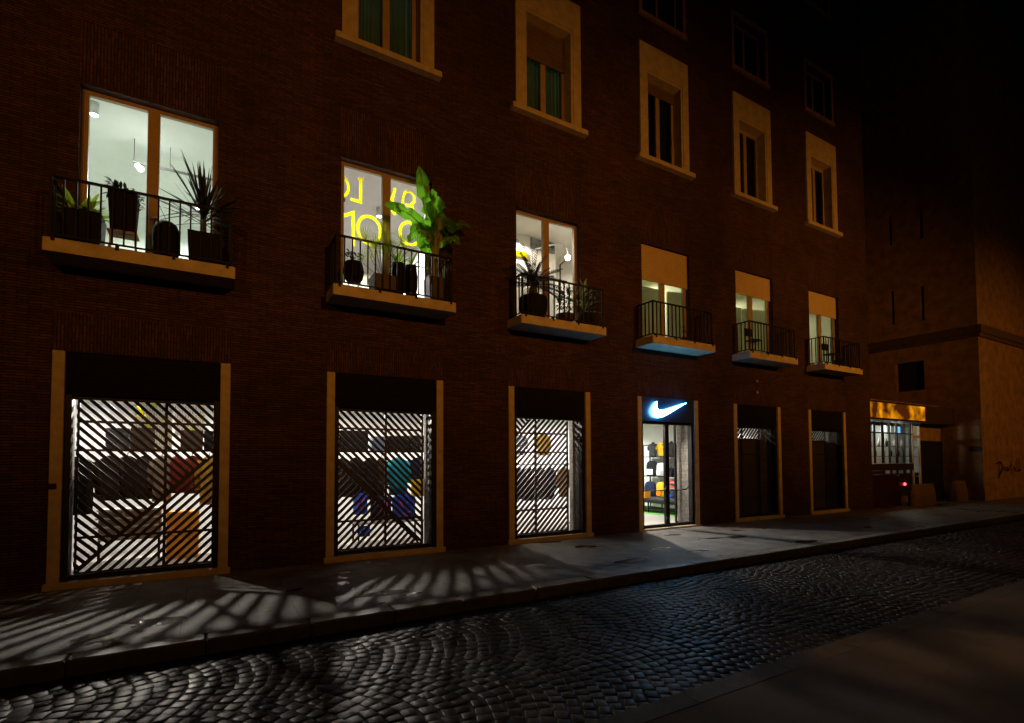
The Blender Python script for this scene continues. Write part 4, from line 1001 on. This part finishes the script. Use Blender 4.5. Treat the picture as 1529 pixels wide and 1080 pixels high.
def banana_leaf(m, p0, pts, width, roll=0., tears=2):
    """broad leaf along a quadratic curve with midrib and torn edges"""
    a,b_,c = [Vector(q) for q in pts]; n = 14; base = len(m.v); cut = [R.randint(4,12) for _ in range(tears)]
    rows = []
    for i in range(n+1):
        t_ = i/n; p = (1-t_)**2*a+2*t_*(1-t_)*b_+t_*t_*c; d = (2*(1-t_)*(b_-a)+2*t_*(c-b_)).normalized()
        s_ = d.cross(Vector((0,1,0)) if abs(d.y) < .8 else Vector((1,0,0))).normalized(); up = s_.cross(d)
        s_ = (s_*math.cos(roll)+up*math.sin(roll)).normalized(); up = s_.cross(d)
        wv = width*(math.sin(PI*min(1,t_*.93+.05))**.55)*(1 if t_ < .97 else .25); e1 = wv*(.45 if i in cut else 1)*R.uniform(.93,1.05); e2 = wv*(.5 if (i+2) in cut else 1)*R.uniform(.93,1.05)
        rows.append([p-s_*e1+up*wv*.22*math.sin(i), p-s_*e1*.5+up*wv*.20, p, p+s_*e2*.5+up*wv*.20, p+s_*e2+up*wv*.2*math.cos(i*.8)])
    for r in rows: m.v += [tuple(q) for q in r]
    for i in range(n):
        for k in range(4):
            o_ = base+5*i+k; m.face([o_,o_+1,o_+6,o_+5],0,True)
    m.tube([tuple((1-t_)**2*a+2*t_*(1-t_)*b_+t_*t_*c) for t_ in [k/8 for k in range(9)]],[.014-.011*k/8 for k in range(9)],5,1)
m = MB()
leaves = [((.02,0,1.35),(-.14,.0,2.0),(-.33,.02,2.82),.17,.25),((.03,0,1.4),(.02,-.08,1.95),(-.08,-.12,2.35),.22,-.3),((.0,0,1.3),(-.45,-.05,1.85),(-1.06,-.05,1.82),.13,.5),
 ((.05,0,1.35),(.2,-.15,1.9),(.30,-.25,1.45),.2,.2),((.05,0,1.35),(.4,-.05,1.9),(.82,-.05,1.78),.13,.6),((-.05,0,1.25),(-.42,-.12,1.7),(-.62,-.15,1.12),.14,.4),
 ((.0,0,1.15),(-.3,-.12,1.45),(-.38,-.2,1.0),.16,0.),((0,0,1.1),(-.2,-.15,1.2),(-.36,-.2,.92),.13,.3),((.05,0,1.2),(.3,-.1,1.6),(.52,-.12,1.3),.14,.3),((.02,0,1.3),(.1,.05,1.9),(.25,.1,2.25),.16,.1),((0,0,1.2),(-.25,.05,1.65),(-.45,.1,1.5),.12,.8)]
for a,b_,c,wd,ro in leaves: banana_leaf(m,a,(a,b_,c),wd*1.06,ro,3)
m.build('leaves',['leaf_bright','stalk'],t)
t = plant('grass_plant','dark grassy plant in black pot at right end of second balcony',5.06,-.30-.02,5.15); pot_round(t,[(.07,0),(.10,.2),(.095,.34)],'pot_black')
m = MB()
for k in range(26):
    a = R.uniform(0,2*PI); e = R.uniform(.7,1.5); blade(m,(0,0,.3),(math.cos(a)*math.cos(e)*.6,math.sin(a)*.6*math.cos(e),math.sin(e)),R.uniform(.3,.62),.010,R.uniform(.1,.5),5)
m.build('leaves','leaf_grey',t)
# balcony 3
t = plant('cycad','dark cycad with arching feathery fronds in wide black pot on third balcony',7.30,-.33); pot_round(t,[(.24,0),(.31,.2),(.33,.46),(.31,.52)],'pot_black')
MB().lathe([(.09,.45),(.11,.6),(.09,.74),(.03,.80)],n=14).build('stem','trunk',t)
m = MB()
for k in range(58):
    a = 2*PI*k/58*5.1; e = R.uniform(.1,1.4); d = Vector((math.cos(a)*math.cos(e),math.sin(a)*.75*math.cos(e),math.sin(e))); p = Vector((0,0,.76)); Ln = R.uniform(.58,.86); n = 16
    pts = [p.copy()]; dirs = []
    for i in range(n):
        d = (d+Vector((0,0,-.9/n))).normalized(); p = p+d*Ln/n; pts.append(p.copy()); dirs.append(d.copy())
    m.tube(pts,.006,4)
    for i in range(2,n):
        s_ = dirs[i-1].cross(Vector((0,0,1))).normalized()
        for sg in (-1,1): blade(m,pts[i],s_*sg+dirs[i-1]*.9+Vector((0,0,.15)),.13*math.sin(PI*(.12+.8*i/n))+.02,.011,.2,2)
m.build('leaves','leaf_black',t)
t = plant('bushy_plant','small leaved bush in low dark pot in the middle of third balcony',8.20,-.33); pot_round(t,[(.16,0),(.22,.14),(.23,.24)],'pot_brown')
m = MB(); small_leaves(m,230,(0,0,.62),.27,.16,.36,.085); 
for k in range(9): m.tube([(0,0,.2),(R.uniform(-.2,.2),R.uniform(-.1,.1),R.uniform(.5,.9))],.005,4)
m.build('leaves','leaf_dark',t)
t = plant('bamboo_palm','tall slender palm in dark pot at right of third balcony',8.78,-.33); pot_round(t,[(.13,0),(.17,.2),(.18,.34)],'pot_black')
m = MB()
for k in range(46):
    a = R.uniform(0,2*PI); e = R.uniform(.2,1.4); z0 = R.uniform(.35,.95); blade(m,(R.uniform(-.05,.05),R.uniform(-.04,.04),z0),(math.cos(a)*math.cos(e),math.sin(a)*.7*math.cos(e),math.sin(e)),R.uniform(.3,.55),.016,R.uniform(.4,1.2),6)
m.tube([(0,0,.3),(.0,0,.7),(.02,0,1.0)],.014,6); m.build('leaves','leaf_grey',t)
# balconies 4-6
t = plant('young_plant','small twiggy plant in low pot on the fourth balcony above the door',12.30,-.33); pot_round(t,[(.09,0),(.12,.1),(.12,.16)],'pot_brown')
m = MB(); m.tube([(0,0,.14),(.01,0,.5)],.007,5); small_leaves(m,24,(0,0,.42),.10,.08,.14,.07); m.build('leaves','leaf_black',t)
def cafe_chair(x,label,m_='black_metal'):
    t = thing('balcony_chair',label,'chair',(x,-.30,5.15),0,'chairs on the balconies')
    MB().rbox(-.19,.19,-.18,.18,.43,.46,.02).build('seat',m_,t); MB().box(-.19,.19,.17,.19,.62,.86).build('backrest',m_,t)
    for sx,sy,h in ((-.17,-.16,.43),(.17,-.16,.43),(-.18,.18,.86),(.18,.18,.86)): MB().tube([(sx,sy,0),(sx,sy,h)],.012,6).build('leg',m_,t)
cafe_chair(15.45,'dark metal chair at left of the fifth balcony'); cafe_chair(19.75,'dark metal chair at left of the sixth balcony')
t = plant('young_plant','small round plant in pot in the middle of the sixth balcony',20.2,-.33); pot_round(t,[(.12,0),(.15,.2),(.15,.28)],'pot_black'); m = MB(); small_leaves(m,60,(0,0,.42),.16,.14,.16,.07); m.build('leaves','leaf_black',t)

# fallen leaves on the pavement near the kerb
for i,(x,y) in enumerate([(-.02,-3.32),(.10,-3.40),(.02,-3.18),(.27,-3.28),(-.2,-3.1),(1.62,-2.9)]):
    m = MB(); blade(m,(0,0,.012),(math.cos(i*1.9),math.sin(i*1.9),.18),.11,.028,.35,5); o = m.build('fallen_leaf','foliage_dead',None,(x,y,0))
    tag(o,'small yellow green fallen leaf on the pavement near the kerb below the leftmost window','leaf','fallen leaves by the kerb')

for i in range(16):
    x,y = -.15+R.gauss(0,.22), -3.05+R.gauss(0,.13)
    m = MB(); blade(m,(0,0,.010),(math.cos(i*2.3),math.sin(i*2.3),.22),R.uniform(.07,.13),.03,.45,5); o = m.build('fallen_leaf','trunk',None,(x,y,0))
    tag(o,'dark withered leaf in the clump on the pavement below the leftmost window','leaf','withered leaves in a clump by the kerb')

# ------------------------------------------------------------------ world, sun (night: far below daylight), camera
wd = bpy.data.worlds.new('World'); SC.world = wd; wd.use_nodes = True; nt = wd.node_tree
bg = nt.nodes['Background']; sk = nt.nodes.new('ShaderNodeTexSky'); sk.sky_type = 'NISHITA'; sk.sun_disc = False
sk.sun_elevation = math.radians(2); sk.sun_rotation = math.radians(200); nt.links.new(sk.outputs[0], bg.inputs[0]); bg.inputs[1].default_value = .00035
sl = bpy.data.lights.new('sun','SUN'); sl.energy = .0006; sl.angle = math.radians(.5); sl.color = (1,.9,.8)
so = bpy.data.objects.new('sun', sl); COL.objects.link(so); so.rotation_euler = (math.radians(88),0,math.radians(-20))

yaw,pitch,roll = -.5308,.0372,-.005
fw = Vector((-math.sin(yaw)*math.cos(pitch),math.cos(yaw)*math.cos(pitch),math.sin(pitch)))
rt = Vector((math.cos(yaw),math.sin(yaw),0)); up = rt.cross(fw)
r3 = rt*math.cos(roll)+up*math.sin(roll); u3 = up*math.cos(roll)-rt*math.sin(roll)
cd = bpy.data.cameras.new('camera'); co = bpy.data.objects.new('camera', cd); COL.objects.link(co)
co.matrix_world = Matrix(((r3.x,u3.x,-fw.x,.8569),(r3.y,u3.y,-fw.y,-10.3021),(r3.z,u3.z,-fw.z,1.9072),(0,0,0,1)))
cd.sensor_width = 36; cd.lens = 775.6765/1529*36; cd.shift_y = 119.27/1529; cd.clip_end = 500; cd.clip_start = .05
SC.camera = co
SC.view_settings.view_transform = 'Standard'; SC.view_settings.look = 'None'; SC.view_settings.exposure = 0; SC.view_settings.gamma = 1
SC.render.engine = 'CYCLES'
cy = SC.cycles
cy.use_denoising = True; cy.max_bounces = 8; cy.diffuse_bounces = 4; cy.glossy_bounces = 3; cy.transparent_max_bounces = 12
cy.sample_clamp_indirect = 3.; cy.use_light_tree = True; cy.caustics_reflective = False; cy.caustics_refractive = False
